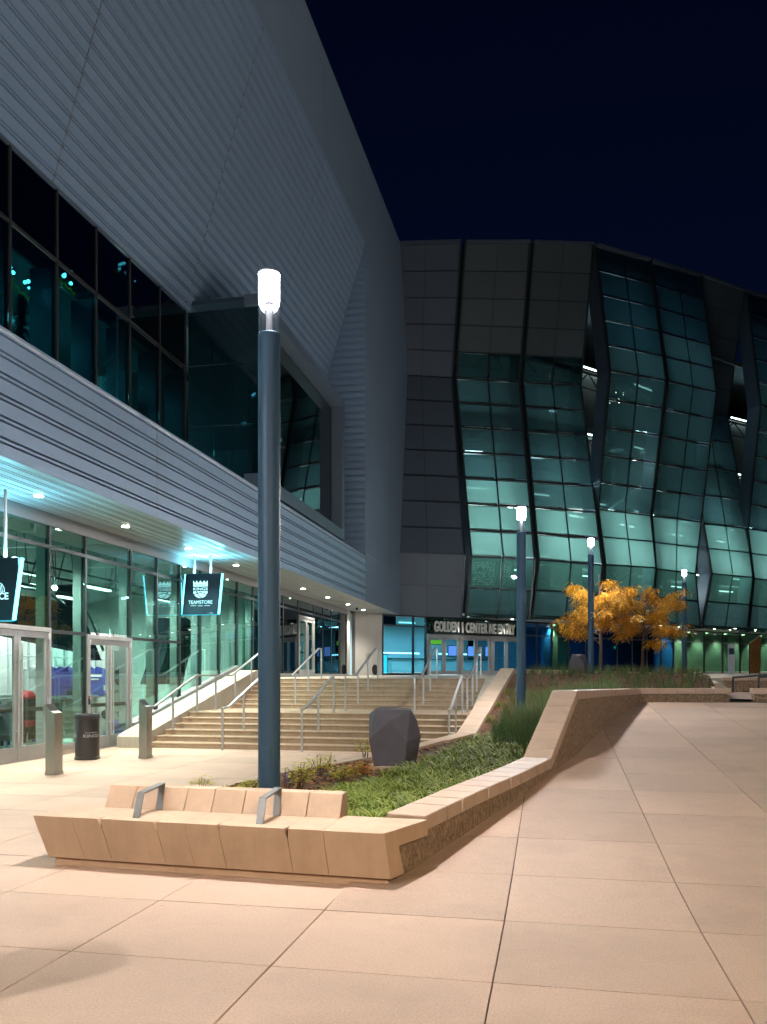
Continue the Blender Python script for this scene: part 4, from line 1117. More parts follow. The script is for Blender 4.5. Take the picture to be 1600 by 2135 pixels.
# curved frame and dark sheet added to stand in for a reflection in the glass
ar = thing('reflection_arch', (-11.6, 19, 2.6), 'added curved tube frame and dark sheet standing in for a big reflection in the upper shop glass', 'display')
arc = [(17.6, 3.68), (18.4, 3.68), (19.0, 3.62), (19.5, 3.45), (19.9, 3.1), (20.25, 2.65), (20.5, 2.3)]
for dx in (0, -.5):
    m = MB(); m.tube([(-11.4 + dx, y - 1.0, z) for y, z in [(16.2, 3.68)] + arc], .035, 8); m.build('arch_tube', 'rail_dark', ar, smooth=True)
m = MB(); P = [(-11.45, y - 1.0, z - .25) for y, z in [(16.0, 3.62)] + arc] + [(-11.45, 19.4, 2.2), (-11.45, 15.0, 2.62)]; m.prism(P, (-.4, 0, 0)); m.build('fabric', 'dark_navy', ar)
for y in (16.4, 17.4, 18.2):
    m = MB(); m.tube([(-11.4, y, 3.68), (-11.4, y + .5, 4.9)], .015, 6); m.tube([(-11.4, y, 3.68), (-11.4, y - .2, 4.9)], .012, 6); m.build('brace', 'rail_dark', ar)
ar2 = thing('reflection_arch', (-11.9, 23.5, 1.8), 'second added dark sheet with a curved tube, standing in for a reflection in the glass above the stairs', 'display')  # second dark form, added as a reflection above the stairs
m = MB(); m.tube([(-11.2, 21.6, 1.9), (-11.2, 21.9, 2.05), (-11.2, 22.6, 2.7), (-11.2, 23.1, 3.4), (-11.2, 23.4, 3.9)], .04, 8); m.build('arch_tube', 'rail_dark', ar2, smooth=True)
m = MB(); m.prism([(-11.3, 22.2, 1.4), (-11.3, 22.9, 2.4), (-11.3, 23.1, 3.4), (-11.3, 24.2, 3.5), (-11.3, 25.2, 3.3), (-11.3, 25.4, 2.5), (-11.3, 24.4, 2.2), (-11.3, 24.0, 1.4)], (-.5, 0, 0)); m.build('fabric', 'dark_navy', ar2)
# dark back part beyond the shop: floor, wall, screens
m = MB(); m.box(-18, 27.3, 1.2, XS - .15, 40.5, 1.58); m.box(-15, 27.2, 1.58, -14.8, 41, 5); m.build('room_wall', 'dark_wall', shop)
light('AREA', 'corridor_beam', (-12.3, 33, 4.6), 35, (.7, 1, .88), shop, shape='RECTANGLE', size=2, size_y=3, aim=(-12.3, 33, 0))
sc = thing('information_screen', (-10.8, 36.0, 2.2), 'glowing blue and violet screens behind the dark glass at the top of the stairs', 'screen')
for k, (ya, yb) in enumerate(((35.55, 36.65), (36.75, 37.85))):
    m = MB(); m.box(-10.75, ya, 2.62, -10.72, yb, 3.22); m.build('screen', 'screen_cyan', sc)
    m = MB(); m.box(-10.719, ya + .06, 2.68, -10.715, yb - .06, 3.16); m.build('picture', 'screen_pale', sc)
m = MB(); m.box(-10.85, 36.6, 1.6, -10.78, 36.8, 3.1); m.build('stand', 'black_matte', sc)
for k in range(6):
    m = MB(); y = 35.5 + .4 * k; m.box(-10.8, y, 1.95, -10.77, y + .25, 2.05 + .12 * (k % 3)); m.build('lamp', 'screen_cyan', sc)

# ---- upper room: garlands of little lights, fir tree
def garland(yc, zc_, n, w, label):
    t = thing('light_garland', (-10.9, yc, zc_), label, 'garland', 'light garlands behind the upper glazing')
    m = MB(); pts = [(-10.95, yc - w + 2 * w * k / 12, zc_ - .12 - .12 * math.cos(k * .9) * math.sin(k)) for k in range(13)]; m.tube(pts, .008, 5); m.build('wire', 'sign_yellow', t)
    m = MB()
    for k in range(16):
        a = random.uniform(0, math.tau); y = yc + random.uniform(-w * .8, w * .8); z = zc_ + random.uniform(-.2, .0); L = random.uniform(.12, .28)
        m.add([(-10.95, y, z), (-10.94, y + L * math.cos(a), z + L * .5 * math.sin(a) + .02), (-10.93, y + L * .5 * math.cos(a), z + L * .3 * math.sin(a) - .03)], [(0, 1, 2)])
    m.build('leaves', 'nandina', t)
    for k in range(n):
        y = yc + random.uniform(-w * .8, w * .8); z = zc_ + random.uniform(-.05, .22); r = random.uniform(.022, .05)
        m = MB(); m.lathe([(.005, -r), (r * .8, -r * .5), (r, 0), (r * .8, r * .5), (.005, r)], (-10.9, y, z), 8); m.build('bulb', 'bulb', t)
def zat(u, v): return at_x(u, v, -10.9)
for (u, v, n, w, lab) in ((42, 588, 5, .40, 'string of small lights by the upper glass at the left edge of the picture'),
                          (140, 580, 5, .42, 'string of small lights by the upper glass, middle one of three'),
                          (265, 572, 6, .55, 'string of small lights by the upper glass, nearest the near lamp head')):
    p = zat(u, v); garland(p.y, p.z, n, w, lab)
p = at_x(45, 745, -11.6)
ft = thing('fir_tree', (-11.6, p.y, 6.6), 'small dark fir tree with tiny lights behind the upper glazing', 'tree')
m = MB(); m.tube([(-11.6, p.y, 6.56), (-11.6, p.y, 10.0)], [.06, .01], 8); m.build('trunk', 'bark', ft)
m = MB()
for k in range(900):
    h = random.random(); z = 6.9 + 3.2 * h; rad = .95 * (1 - h) + .05; a = random.uniform(0, math.tau); r0 = rad * random.uniform(.3, 1)
    c = Vector((-11.6 + r0 * math.cos(a), p.y + r0 * math.sin(a), z)); d = Vector((math.cos(a), math.sin(a), -.25)) * .18; s = Vector((-math.sin(a), math.cos(a), random.uniform(-.3, .3))) * .03
    m.add([c - d - s, c - d + s, c + d], [(0, 1, 2)])
m.build('crown', 'pine', ft, recalc=False)
for k in range(10):
    h = random.random(); a = random.uniform(-1.5, 1.0); z = 7.0 + 2.6 * h; rad = .9 * (1 - h * .8)
    m = MB(); m.lathe([(.004, -.02), (.022, 0), (.004, .02)], (-11.6 + rad * math.cos(a), p.y + rad * math.sin(a), z), 6); m.build('bulb', 'bulb', ft)

# ================================================================ ARENA (far building) : folded curtain wall
arena = thing('arena_building', (2, 52, 1.7), 'big arena with a folded wall of glass and metal strips over a glazed ground floor', 'building')
YBASE = [(800, 45.0), (840, 45.2), (965, 45.3), (1100, 46.2), (1250, 48.6), (1360, 51.5), (1460, 55.3), (1560, 58.7), (1700, 63), (1800, 66)]
INW = Vector((-.62, .78, 0)).normalized()             # roughly into the building
# each strip: [(uL, vL, uR, vR, depth offset, rows below, materials per row)], from top to bottom
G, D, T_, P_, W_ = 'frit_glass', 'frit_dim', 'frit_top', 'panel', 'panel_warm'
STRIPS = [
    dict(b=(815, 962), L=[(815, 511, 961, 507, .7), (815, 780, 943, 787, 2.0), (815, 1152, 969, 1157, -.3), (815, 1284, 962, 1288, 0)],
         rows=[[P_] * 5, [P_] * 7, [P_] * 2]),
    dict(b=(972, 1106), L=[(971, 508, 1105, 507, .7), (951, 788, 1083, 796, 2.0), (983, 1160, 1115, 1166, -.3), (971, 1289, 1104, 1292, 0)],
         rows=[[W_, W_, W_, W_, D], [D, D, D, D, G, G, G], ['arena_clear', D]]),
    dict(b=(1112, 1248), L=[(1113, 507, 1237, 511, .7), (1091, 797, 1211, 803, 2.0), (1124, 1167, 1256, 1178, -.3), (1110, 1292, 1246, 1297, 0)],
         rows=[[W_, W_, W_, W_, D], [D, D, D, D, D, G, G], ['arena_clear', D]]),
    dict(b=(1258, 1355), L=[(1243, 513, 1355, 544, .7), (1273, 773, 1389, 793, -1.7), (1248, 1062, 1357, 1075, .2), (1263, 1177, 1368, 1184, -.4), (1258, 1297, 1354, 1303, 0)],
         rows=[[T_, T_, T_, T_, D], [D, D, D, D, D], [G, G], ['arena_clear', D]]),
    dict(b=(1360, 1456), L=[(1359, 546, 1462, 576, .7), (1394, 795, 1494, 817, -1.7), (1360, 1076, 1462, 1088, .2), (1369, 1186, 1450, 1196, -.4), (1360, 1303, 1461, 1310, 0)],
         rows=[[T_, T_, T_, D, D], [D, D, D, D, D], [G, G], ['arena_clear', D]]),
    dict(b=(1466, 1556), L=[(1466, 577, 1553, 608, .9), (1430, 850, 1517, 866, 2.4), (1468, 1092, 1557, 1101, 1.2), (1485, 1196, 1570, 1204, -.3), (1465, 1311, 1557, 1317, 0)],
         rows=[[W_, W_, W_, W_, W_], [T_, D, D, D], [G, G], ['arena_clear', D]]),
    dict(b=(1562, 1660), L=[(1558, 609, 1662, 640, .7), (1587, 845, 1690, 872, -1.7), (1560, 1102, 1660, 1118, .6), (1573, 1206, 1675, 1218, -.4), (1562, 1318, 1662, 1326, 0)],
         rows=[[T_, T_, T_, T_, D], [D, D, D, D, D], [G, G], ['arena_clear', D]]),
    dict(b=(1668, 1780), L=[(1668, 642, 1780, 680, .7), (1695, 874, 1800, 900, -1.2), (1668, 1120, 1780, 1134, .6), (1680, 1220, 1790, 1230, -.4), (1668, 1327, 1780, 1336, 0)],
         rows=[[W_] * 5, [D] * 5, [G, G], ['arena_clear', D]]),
]
strip_mid = []
for S in STRIPS:
    dL, dR = pw(YBASE, S['b'][0]), pw(YBASE, S['b'][1])
    E_ = [(at_d(uL, vL, dL + o), at_d(uR, vR, dR + o)) for uL, vL, uR, vR, o in S['L']]
    mull = MB(); side = MB()
    opaque = S is STRIPS[0]
    for k, rows in enumerate(S['rows']):
        (a, b), (d, c) = E_[k], E_[k + 1]           # a,b top ; d,c bottom
        nrm = (c - d).cross(a - d).normalized()
        if nrm.dot(Vector((.5, -.85, 0))) < 0: nrm = -nrm
        n = len(rows)
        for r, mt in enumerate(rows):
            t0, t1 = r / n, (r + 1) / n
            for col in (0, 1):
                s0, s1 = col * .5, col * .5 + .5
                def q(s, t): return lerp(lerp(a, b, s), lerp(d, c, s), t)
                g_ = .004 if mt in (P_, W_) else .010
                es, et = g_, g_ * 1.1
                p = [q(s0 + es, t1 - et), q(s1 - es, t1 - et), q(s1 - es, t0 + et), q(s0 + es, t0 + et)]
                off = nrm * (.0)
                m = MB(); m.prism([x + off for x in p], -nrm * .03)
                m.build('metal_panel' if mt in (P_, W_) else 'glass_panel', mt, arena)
            if r > 0 or k > 0:
                mull.bar(lerp(a, d, t0) - nrm * .06, lerp(b, c, t0) - nrm * .06, .10, .085 if not opaque else .03, up=(a - d).normalized())
        mull.bar(lerp(a, b, .5) - nrm * .06, lerp(d, c, .5) - nrm * .06, .085 if not opaque else .03, .10, up=nrm)
        for (tp, bt) in ((a, d), (b, c)):
            mull.bar(tp - nrm * .04, bt - nrm * .04, .12, .14, up=nrm)
            side.poly([tp - nrm * .08, bt - nrm * .08, bt + INW * 1.1, tp + INW * 1.1])
        if all(x in (P_, W_) for x in rows):
            m = MB(); m.poly([x - nrm * .12 for x in (a, b, c, d)]); m.build('backing', 'black_matte', arena)
    mull.build('mullion_frame', 'mullion', arena)
    side.build('side_fins', 'fin', arena)
    (a, b) = E_[0]; m = MB(); m.bar(a + Vector((0, 0, .06)), b + Vector((0, 0, .06)), .35, .14); m.build('parapet_cap', 'panel', arena)
    bl, br = E_[-1]
    strip_mid.append(((bl + br) / 2, bl, br))
# soffit under the strips and floor plates behind them
L0, LD = Vector((-9.96, 41.85, 0)), Vector((.677, .736, 0))
LN = Vector((LD.y, -LD.x, 0))                           # out of the lobby, towards the plaza
edge = [Vector((s[1].x, s[1].y, 4.97)) for s in strip_mid] + [Vector((strip_mid[-1][2].x, strip_mid[-1][2].y, 4.97))]
edge[0] = Vector((-9.5, 44.2, 4.97))
m = MB()
for p, q in zip(edge, edge[1:]):
    pi = p + INW * 9; qi = q + INW * 9
    m.prism([p, q, qi, pi], (0, 0, .12))
asof = m.build('soffit', 'soffit', arena)
lev = [8.5, 12.4, 16.6, 20.8]
for z in lev:
    m = MB()
    for p, q in zip(edge[1:], edge[2:]):
        m.prism([Vector((p.x, p.y, z)) + INW * 3.2, Vector((q.x, q.y, z)) + INW * 3.2, Vector((q.x, q.y, z)) + INW * 10, Vector((p.x, p.y, z)) + INW * 10], (0, 0, .35))
    m.build('floor_plate', 'slab', arena)
m = MB()
for p, q in zip(edge, edge[1:]):
    pi = p + INW * 10; qi = q + INW * 10
    m.poly([pi, qi, Vector((qi.x, qi.y, 27)), Vector((pi.x, pi.y, 27))])
m.build('inner_wall', 'grey_wall', arena)
m = MB()
for p, q in zip(edge, edge[1:]):
    a = Vector((p.x, p.y, 24.3)) + INW * 1.3; b = Vector((q.x, q.y, 24.3)) + INW * 1.3
    m.prism([a, b, b + INW * 9, a + INW * 9], (0, 0, .3))
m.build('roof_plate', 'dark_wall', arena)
# columns, trusses and light fittings inside
for k, (mid, bl, br) in enumerate(strip_mid):
    if k == 0: continue
    c = bl + INW * 3.4
    m = MB(); m.box(c.x - .16, c.y - .16, 5, c.x + .16, c.y + .16, 24); m.build('column', 'slab', arena)
    for z in lev[1:]:
        m = MB(); a = bl + INW * 2.4; b = br + INW * 2.4
        m.bar((a.x, a.y, z - .2), (b.x, b.y, z - .2), .12, .12); m.bar((a.x, a.y, z - 1.2), (b.x, b.y, z - 1.2), .1, .1)
        for j in range(4):
            p = lerp(a, b, j / 4); q = lerp(a, b, (j + 1) / 4)
            m.bar((p.x, p.y, z - .2 if j % 2 else z - 1.2), (q.x, q.y, z - 1.2 if j % 2 else z - .2), .07, .07)
        m.build('truss', 'rail_dark', arena)
    def fit(z, inward, power, col, aimz, name='uplight', mt='tube_cool', w=2.2):
        c = mid + INW * inward; c.z = z
        ax = (br - bl); ax.z = 0; ax.normalize()
        mm = MB(); mm.bar(c - ax * w / 2, c + ax * w / 2, .10, .07); f = mm.build(name, mt, arena)
        out = c - INW * .12 + Vector((0, 0, .06 if aimz > z else -.06))
        light('AREA', name + '_beam', out, power, col, f, shape='RECTANGLE', size=w, size_y=.25, aim=(mid.x - INW.x * .5, mid.y - INW.y * .5, aimz))
    mint = (.72, 1, .95)
    fit(8.95, 2.7, 175, mint, 10.0)
    up = k in (3, 4, 6)
    fit(12.7, 2.9, 72, (.58, .92, .97), 14.0)
    fit(17.0, 2.9 if up else 4.6, 58 if up else 40, (.6, .93, .97), 18.5)
    if up: fit(21.2, 2.9, 70, (.5, .85, 1), 22.8)
    fit(8.2, 4.2, 110, (.85, 1, .95), 5.0, 'ceiling_light', 'tube_white', 1.6)
    fit(12.1, 4.5, 40, (.8, 1, .95), 9.0, 'ceiling_light', 'tube_white', 1.6)
# small reflected lights drawn as glowing dashes on an added board
bd = thing('reflected_dots', (strip_mid[1][0].x, strip_mid[1][0].y, 6.8), 'added board of small pale glowing dashes for reflected lights behind the lower glass left of the second lamp', 'display')
o = at_d(985, 1172, 49.0); ex = at_d(1072, 1172, 49.6) - o; ez = at_d(985, 1222, 49.0) - o
m = MB()
for r in range(14):
    for c in range(34):
        if random.random() < .38 + .3 * (r / 14): continue
        p = o + ex * (c / 34) + ez * (r / 14); w = ex * (.55 / 34) * random.choice((.6, 1, 1.5)); h = ez * (.42 / 14)
        m.prism([p, p + w, p + w + h, p + h], INW * .02)
m.build('lit_dashes', 'reflected_glow', bd)['kind'] = 'stuff'
m = MB(); m.prism([o - ex * .02 - ez * .05 + INW * .05, o + ex * 1.02 - ez * .05 + INW * .05, o + ex * 1.02 + ez * 1.02 + INW * .05, o - ex * .02 + ez * 1.02 + INW * .05], INW * .05); m.build('board', 'dark_wall', bd)
# floodlights, stair and frames seen through the glass
for (u, v, lab) in ((1001, 1232, 'small white floodlight behind the lowest glass row left of the second lamp'), (1133, 1240, 'small white floodlight behind the lowest glass row right of the second lamp')):
    p = at_d(u, v, 48.2); t = thing('floodlight', p, lab, 'floodlight', 'floodlights inside the arena')
    m = MB(); m.lathe([(.10, -.25), (.16, -.2), (.17, .05), (.14, .07)], p, 14); m.build('housing', 'frame_white', t, smooth=True)
    m = MB(); m.lathe([(.13, .071), (.12, .08)], p, 14); m.build('lens', 'tube_white', t)
p0, p1 = at_d(1272, 1066, 52.5), at_d(1330, 1020, 53.0)
st = thing('inner_stair', (p0.x, p0.y, 12.4), 'bright lit stair flight seen through the glass above the orange trees', 'stairs')
m = MB(); m.bar(p0, p1, 1.0, .22); m.build('stringer', 'white_wall', st); m = MB(); m.bar(p0 + Vector((0, 0, .75)), p1 + Vector((0, 0, .75)), .07, .07); m.build('handrail', 'rail_dark', st)
for j in range(7):
    q = lerp(p0, p1, j / 6); m = MB(); m.bar(q, q + Vector((0, 0, .75)), .03, .03); m.build('baluster', 'rail_dark', st)
light('POINT', 'stair_light', lerp(p0, p1, .6) + Vector((.3, -1.2, 1.6)), 60, (.9, 1, .97), st, shadow_soft_size=.1)
wv = thing('inner_room', at_d(1150, 1225, 52), 'white room with a door behind the glass right of the second lamp', 'room')
a, b = at_d(1150, 1182, 52), at_d(1215, 1225, 52.5)
m = MB(); m.prism([a, Vector((b.x, b.y, a.z)), b, Vector((a.x, a.y, b.z))], INW * .1); m.build('wall', 'white_wall', wv)
c = at_d(1168, 1216, 51.95); m = MB(); m.box(c.x - .35, c.y - .05, c.z - .6, c.x + .35, c.y + .02, c.z + .6); m.build('door', 'cladding_core', wv)
wv2 = thing('inner_room', at_d(1285, 1220, 54), 'white room wall behind the glass just above the orange trees', 'room')
a, b = at_d(1262, 1190, 54), at_d(1330, 1232, 55); m = MB(); m.prism([a, Vector((b.x, b.y, a.z)), b, Vector((a.x, a.y, b.z))], INW * .1); m.build('wall', 'white_wall', wv2)
a, b = at_d(1255, 1240, 53), at_d(1322, 1190, 53.6); m = MB(); m.bar(a, b, .08, .08); m.bar(a + Vector((0, 0, .5)), b + Vector((0, 0, .5)), .06, .06); m.build('stair_rail', 'rail_dark', wv2)
cr = at_d(1287, 828, 50.5)
ch = thing('crystal_lamp', cr, 'small cluster of warm lights high behind the glass right of the dark gap', 'lamp')
for k in range(9):
    m = MB(); r = random.uniform(.02, .05); c = cr + Vector((random.uniform(-.7, .7), random.uniform(-.2, .2), random.uniform(-.45, .35))); m.lathe([(.004, -r), (r, 0), (.004, r)], c, 6); m.build('bulb', 'bulb_warm', ch)
for k, (u, v) in enumerate(((1285, 936), (1348, 940))):
    p = at_d(u, v, 52); m = MB(); m.lathe([(.45, -.10), (.38, .02), (.12, .12), (.02, .14)], p, 16)
    t = thing('dome_pendant', p, ('left' if k == 0 else 'right') + ' pale dome pendant hanging behind the glass above the lit stair flight', 'pendant', 'dome pendants inside the arena')
    m.build('shade', 'plaster', t, smooth=True); mm = MB(); mm.tube([p + Vector((0, 0, .13)), p + Vector((0, 0, 2.0))], .012, 5); mm.build('cord', 'black_matte', t)

# ---- glazed ground floor (lobby) under the arena
def LP(q, n=0.0, z=0.0): 
    v = L0 + LD * q + LN * n; return Vector((v.x, v.y, z))
lob = thing('entrance_lobby', LP(8, 0, 1.7), 'glazed entrance lobby under the arena with a row of pale framed doors', 'lobby')
def lz(q): return land_z(LP(q).y)
def lbox(mb, q0, q1, n0, n1, z0, z1):
    p = [LP(q0, n0), LP(q1, n0), LP(q1, n1), LP(q0, n1)]
    mb.hexa([(a.x, a.y, z0) for a in p] + [(a.x, a.y, z1) for a in p]); return mb
ZS = 4.968
lbox(MB(), -.1, 1.66, -.3, .02, 1.5, ZS).build('plaster_wall', 'plaster', lob)
fr = MB(); gl = []
QM = [1.66, 3.74, 4.62, 12.05, 13.4, 14.75, 16.3, 17.9, 19.5, 21.1, 22.7, 24.3, 25.9, 27.4, 28.9, 31.2, 33.6, 36.0, 38.5, 41, 43.5]
for q in QM: lbox(fr, q - .04, q + .04, -.08, .05, lz(q), ZS)
lbox(fr, 1.66, 43.5, -.07, .045, ZS - .1, ZS - .002); lbox(fr, 1.66, 4.62, -.06, .04, 4.32, 4.40); lbox(fr, 12.05, 43.5, -.06, .04, 4.10, 4.16)
lbox(fr, 1.66, 4.62, -.08, .05, lz(2), lz(2) + .12); lbox(fr, 12.05, 43.5, -.08, .05, lz(20), lz(20) + .16)
fr.build('mullion_frame', 'mullion', lob)
for q0, q1 in zip(QM, QM[1:]):
    if abs(q0 - 4.62) < .01:
        lbox(MB(), q0 + .04, q1 - .04, -.01, .0, 4.0, ZS - .1).build('glass_pane', 'dark_glass', lob); continue
    gm = 'lobby_glass' if q0 < 5 else ('blue_glass' if q0 < 27 and not 15 < q0 < 16 else 'green_glass')
    if 14.5 < q0 < 15: gm = 'green_glass'
    zs = 4.36 if q0 < 5 else 4.13
    lbox(MB(), q0 + .042, q1 - .042, -.01, .0, lz(q0) + .14, zs - .04).build('glass_pane', gm, lob)
    lbox(MB(), q0 + .042, q1 - .042, -.01, .0, zs + .04, ZS - .11).build('glass_pane', gm, lob)
# six door leaves in three frames
for k in range(3):
    qa, qb = 4.72 + 2.43 * k, 4.72 + 2.43 * (k + 1) - .02; z0 = lz(7)
    f = MB(); lbox(f, qa, qa + .09, -.09, .08, z0, 4.0); lbox(f, qb - .09, qb, -.09, .08, z0, 4.0); lbox(f, qa + .09, qb - .09, -.09, .08, 3.86, 4.0)
    f = f.build('door_frame', 'alu', lob)
    mid = (qa + qb) / 2
    for a, b in ((qa + .1, mid - .01), (mid + .01, qb - .1)):
        d = MB(); lbox(d, a, a + .13, -.04, .03, z0 + .02, 3.85); lbox(d, b - .13, b, -.04, .03, z0 + .02, 3.85); lbox(d, a + .13, b - .13, -.04, .03, 3.70, 3.85); lbox(d, a + .13, b - .13, -.04, .03, z0 + .02, z0 + .24)
        lbox(d, a + .13, b - .13, -.05, -.02, z0 + .98, z0 + 1.05)
        d.build('door_leaf', 'alu', f); lbox(MB(), a + .13, b - .13, -.005, .003, z0 + .24, 3.70).build('door_glass', 'lobby_glass', f)
# lobby inside
lbox(MB(), -1, 14.0, -7.2, -7.0, 1.5, 5.0).build('inner_wall', 'white_wall', lob)
lbox(MB(), 14.0, 46, -6.2, -6.0, 1.5, 5.0).build('inner_wall', 'slab', lob)
lbox(MB(), 27.2, 46, -1.5, -1.3, 1.5, 4.96).build('washed_wall', 'white_wall', lob)
lbox(MB(), 14.85, 16.2, -1.0, -.8, 1.5, 4.96).build('washed_wall', 'white_wall', lob)
lbox(MB(), -1, 46, -7, -.1, 4.90, 4.96).build('lobby_ceiling', 'grey_wall', lob)
for q, col, pw_, n in ((2.6, (.55, .9, 1), 300, -3), (6, (.65, .9, 1), 330, -3.5), (9.5, (.55, .8, 1), 300, -3.5), (13, (.15, .55, 1), 50, -3), (18, (.12, .5, 1), 60, -3), (22, (.12, .5, 1), 60, -3), (25.5, (.12, .45, 1), 50, -3)):
    f = lbox(MB(), q - .6, q + .6, n - .04, n + .04, 4.80, 4.86).build('ceiling_light', 'tube_cool', lob)
    p = LP(q, n, 4.78); light('AREA', 'ceiling_light_beam', p, pw_, col, f, shape='SQUARE', size=1.2, aim=(p.x, p.y, 0))
for q in (15.5, 28.2, 30.0, 32.3, 34.8, 37.3, 39.8, 42.2):
    f = lbox(MB(), q - .08, q + .08, -.62, -.46, 4.86, 4.90).build('wall_washer', 'down_far', lob)
    p = LP(q, -.55, 4.84); light('SPOT', 'wall_washer_beam', p, 420, (.95, 1, .9), f, spot_size=R(95), spot_blend=.6, shadow_soft_size=.05, aim=LP(q, -1.25, 2.2))
# lit boards, screens and counters inside the lobby
def scr(name, q0, q1, n, z0, z1, mt, label, cat='screen'):
    t = thing(name, LP((q0 + q1) / 2, n, z0), label, cat)
    lbox(MB(), q0 - .04, q1 + .04, n - .06, n - .01, z0 - .04, z1 + .04).build('case', 'black_matte', t)
    lbox(MB(), q0, q1, n - .009, n, z0, z1).build('face', mt, t); return t
scr('wall_screen', 1.75, 2.9, -.5, 4.42, 4.86, 'dark_navy', 'dark picture screen at the top of the first lobby window')
scr('light_column', 2.6, 2.85, -3.0, 1.75, 2.9, 'screen_blue', 'glowing blue upright light behind the first lobby window', 'lamp')
scr('light_column', 3.9, 4.15, -3.0, 1.75, 2.85, 'screen_cyan', 'glowing cyan upright light behind the second lobby window', 'lamp')
scr('menu_screen', 9.0, 9.9, -3.2, 2.9, 3.5, 'screen_pale', 'violet menu screen behind the lobby doors, left of three', 'screen')
scr('menu_screen', 10.6, 11.4, -3.2, 2.9, 3.5, 'screen_pale', 'violet menu screen behind the lobby doors, middle of three', 'screen')
scr('menu_screen', 12.1, 12.9, -3.2, 2.9, 3.5, 'screen_pale', 'violet menu screen behind the lobby doors, right of three', 'screen')
scr('name_board', 7.6, 8.9, -3.6, 3.6, 3.85, 'sign_yellow', 'yellow-green lit name board above the counter inside the lobby', 'sign')
scr('exit_sign', 21.3, 21.6, -.4, 3.5, 3.65, 'exit_green', 'small green lit exit sign behind the blue lobby glass', 'sign')
ct = thing('lobby_counter', LP(9, -4, 1.7), 'long white counter inside the lobby behind the doors', 'counter')
lbox(MB(), 5.2, 13.5, -4.6, -4.0, 1.7, 2.65).build('front', 'white_wall', ct); lbox(MB(), 5.1, 13.6, -4.7, -3.95, 2.652, 2.72).build('top', 'dark_wall', ct)
lbox(MB(), 3.0, 8.0, -4.9, -4.84, 3.02, 3.08).build('light_strip', 'tube_white', ct); lbox(MB(), 9.6, 13.2, -4.9, -4.84, 3.02, 3.08).build('light_strip', 'tube_white', ct)
# letter sign over the doors
sg = thing('letter_sign', LP(8.3, .4, 4.05), 'raised grey capital letters reading GOLDEN 1 CENTER NE ENTRY over the lobby doors', 'sign')
me = text_mesh('GOLDEN 1 CENTER NE ENTRY', .74, .05, 1.0, bold=.012, spacing=1.05)
w = max(v.co.x for v in me.vertices) - min(v.co.x for v in me.vertices); h = max(v.co.y for v in me.vertices) - min(v.co.y for v in me.vertices)
me.transform(Matrix.Diagonal((6.2 / w, .60 / h, 1, 1)))
place_mesh(me, 'lettering', 'letter_white', LP(7.98, .42, 4.36), LD, (0, 0, 1), sg)
m = MB(); lbox(m, 4.9, 12.0, .34, .38, 4.02, 4.06); lbox(m, 4.9, 12.0, .34, .38, 4.58, 4.62); m.build('mounting_rail', 'mullion', sg)
# downlights in the arena soffit
for (q, n) in ((6.8, 1.1), (10.2, 1.1), (13.2, 2.4), (17.0, 2.4), (20.0, 2.4), (22.5, 2.4), (24.8, 2.2), (27.0, 2.2), (29.0, 2.2), (31.0, 2.2), (33.4, 2.2), (36, 2.2), (23.2, 3.4), (29.6, 3.4), (32.2, 3.4)):
    p = LP(q, n)
    m = MB(); m.lathe([(.12, 4.968), (.12, 4.956), (.09, 4.953)], (p.x, p.y, 0), 14); d = m.build('downlight', 'frame_white', asof, smooth=True)
    m = MB(); m.lathe([(.088, 4.9525), (.08, 4.948)], (p.x, p.y, 0), 14); m.build('lens', 'down_far', d)
    light('SPOT', 'downlight_beam', (p.x, p.y, 4.9), 150, (1, .96, .86), d, spot_size=R(110), spot_blend=.7, shadow_soft_size=.07)
# wall fittings on the plaster wall
wf = lbox(MB(), .60, .80, .022, .06, 2.62, 2.82).build('intercom', 'steel', lob)
p = LP(1.12, .03, 1.98); m = MB(); m.prism([p + LD * .17 * math.cos(a) + Vector((0, 0, .27 * math.sin(a))) for a in [k * math.tau / 16 for k in range(16)]], LN * .07); m.build('wall_cover', 'black_matte', lob, bevel=.01)
# kiosk and picture panel at the right
kp = at_d(1525, 1410, 47)
kz = land_z(kp.y)
ks = thing('sign_totem', (kp.x, kp.y, kz), 'slim pale sign totem in front of the green glass wall', 'sign')
m = MB(); m.box(kp.x - .17, kp.y - .1, kz, kp.x + .17, kp.y + .1, kz + 1.75); m.build('body', 'frame_white', ks, bevel=.01)
m = MB(); m.box(kp.x - .14, kp.y - .112, kz + 1.15, kp.x + .14, kp.y - .102, kz + 1.5); m.build('sign_face', 'navy_face', ks)
pp = at_d(1577, 1410, 46); pz = land_z(pp.y)
pbr('poster_print', (.55, .25, .05), .4, col2=(.03, .02, .02), scale=6, detail=10, stretch=(1.5, 1.5, 4))
gp = thing('graphic_panel', (pp.x, pp.y, pz), 'brown and black picture panel leaning in front of the green glass at the right edge', 'panel')
m = MB(); m.prism([(pp.x - .36, pp.y - .25, pz + .05), (pp.x + .30, pp.y + .3, pz + .05), (pp.x + .30, pp.y + .3, pz + 2.2), (pp.x - .36, pp.y - .25, pz + 1.75)], (-.06, .1, 0)); m.build('print', 'poster_print', gp)
m = MB(); m.bar((pp.x - .40, pp.y - .22, pz), (pp.x - .40, pp.y - .22, pz + 1.78), .05, .05); m.bar((pp.x + .28, pp.y + .38, pz), (pp.x + .28, pp.y + .38, pz + 2.2), .05, .05); m.build('frame', 'mullion', gp)

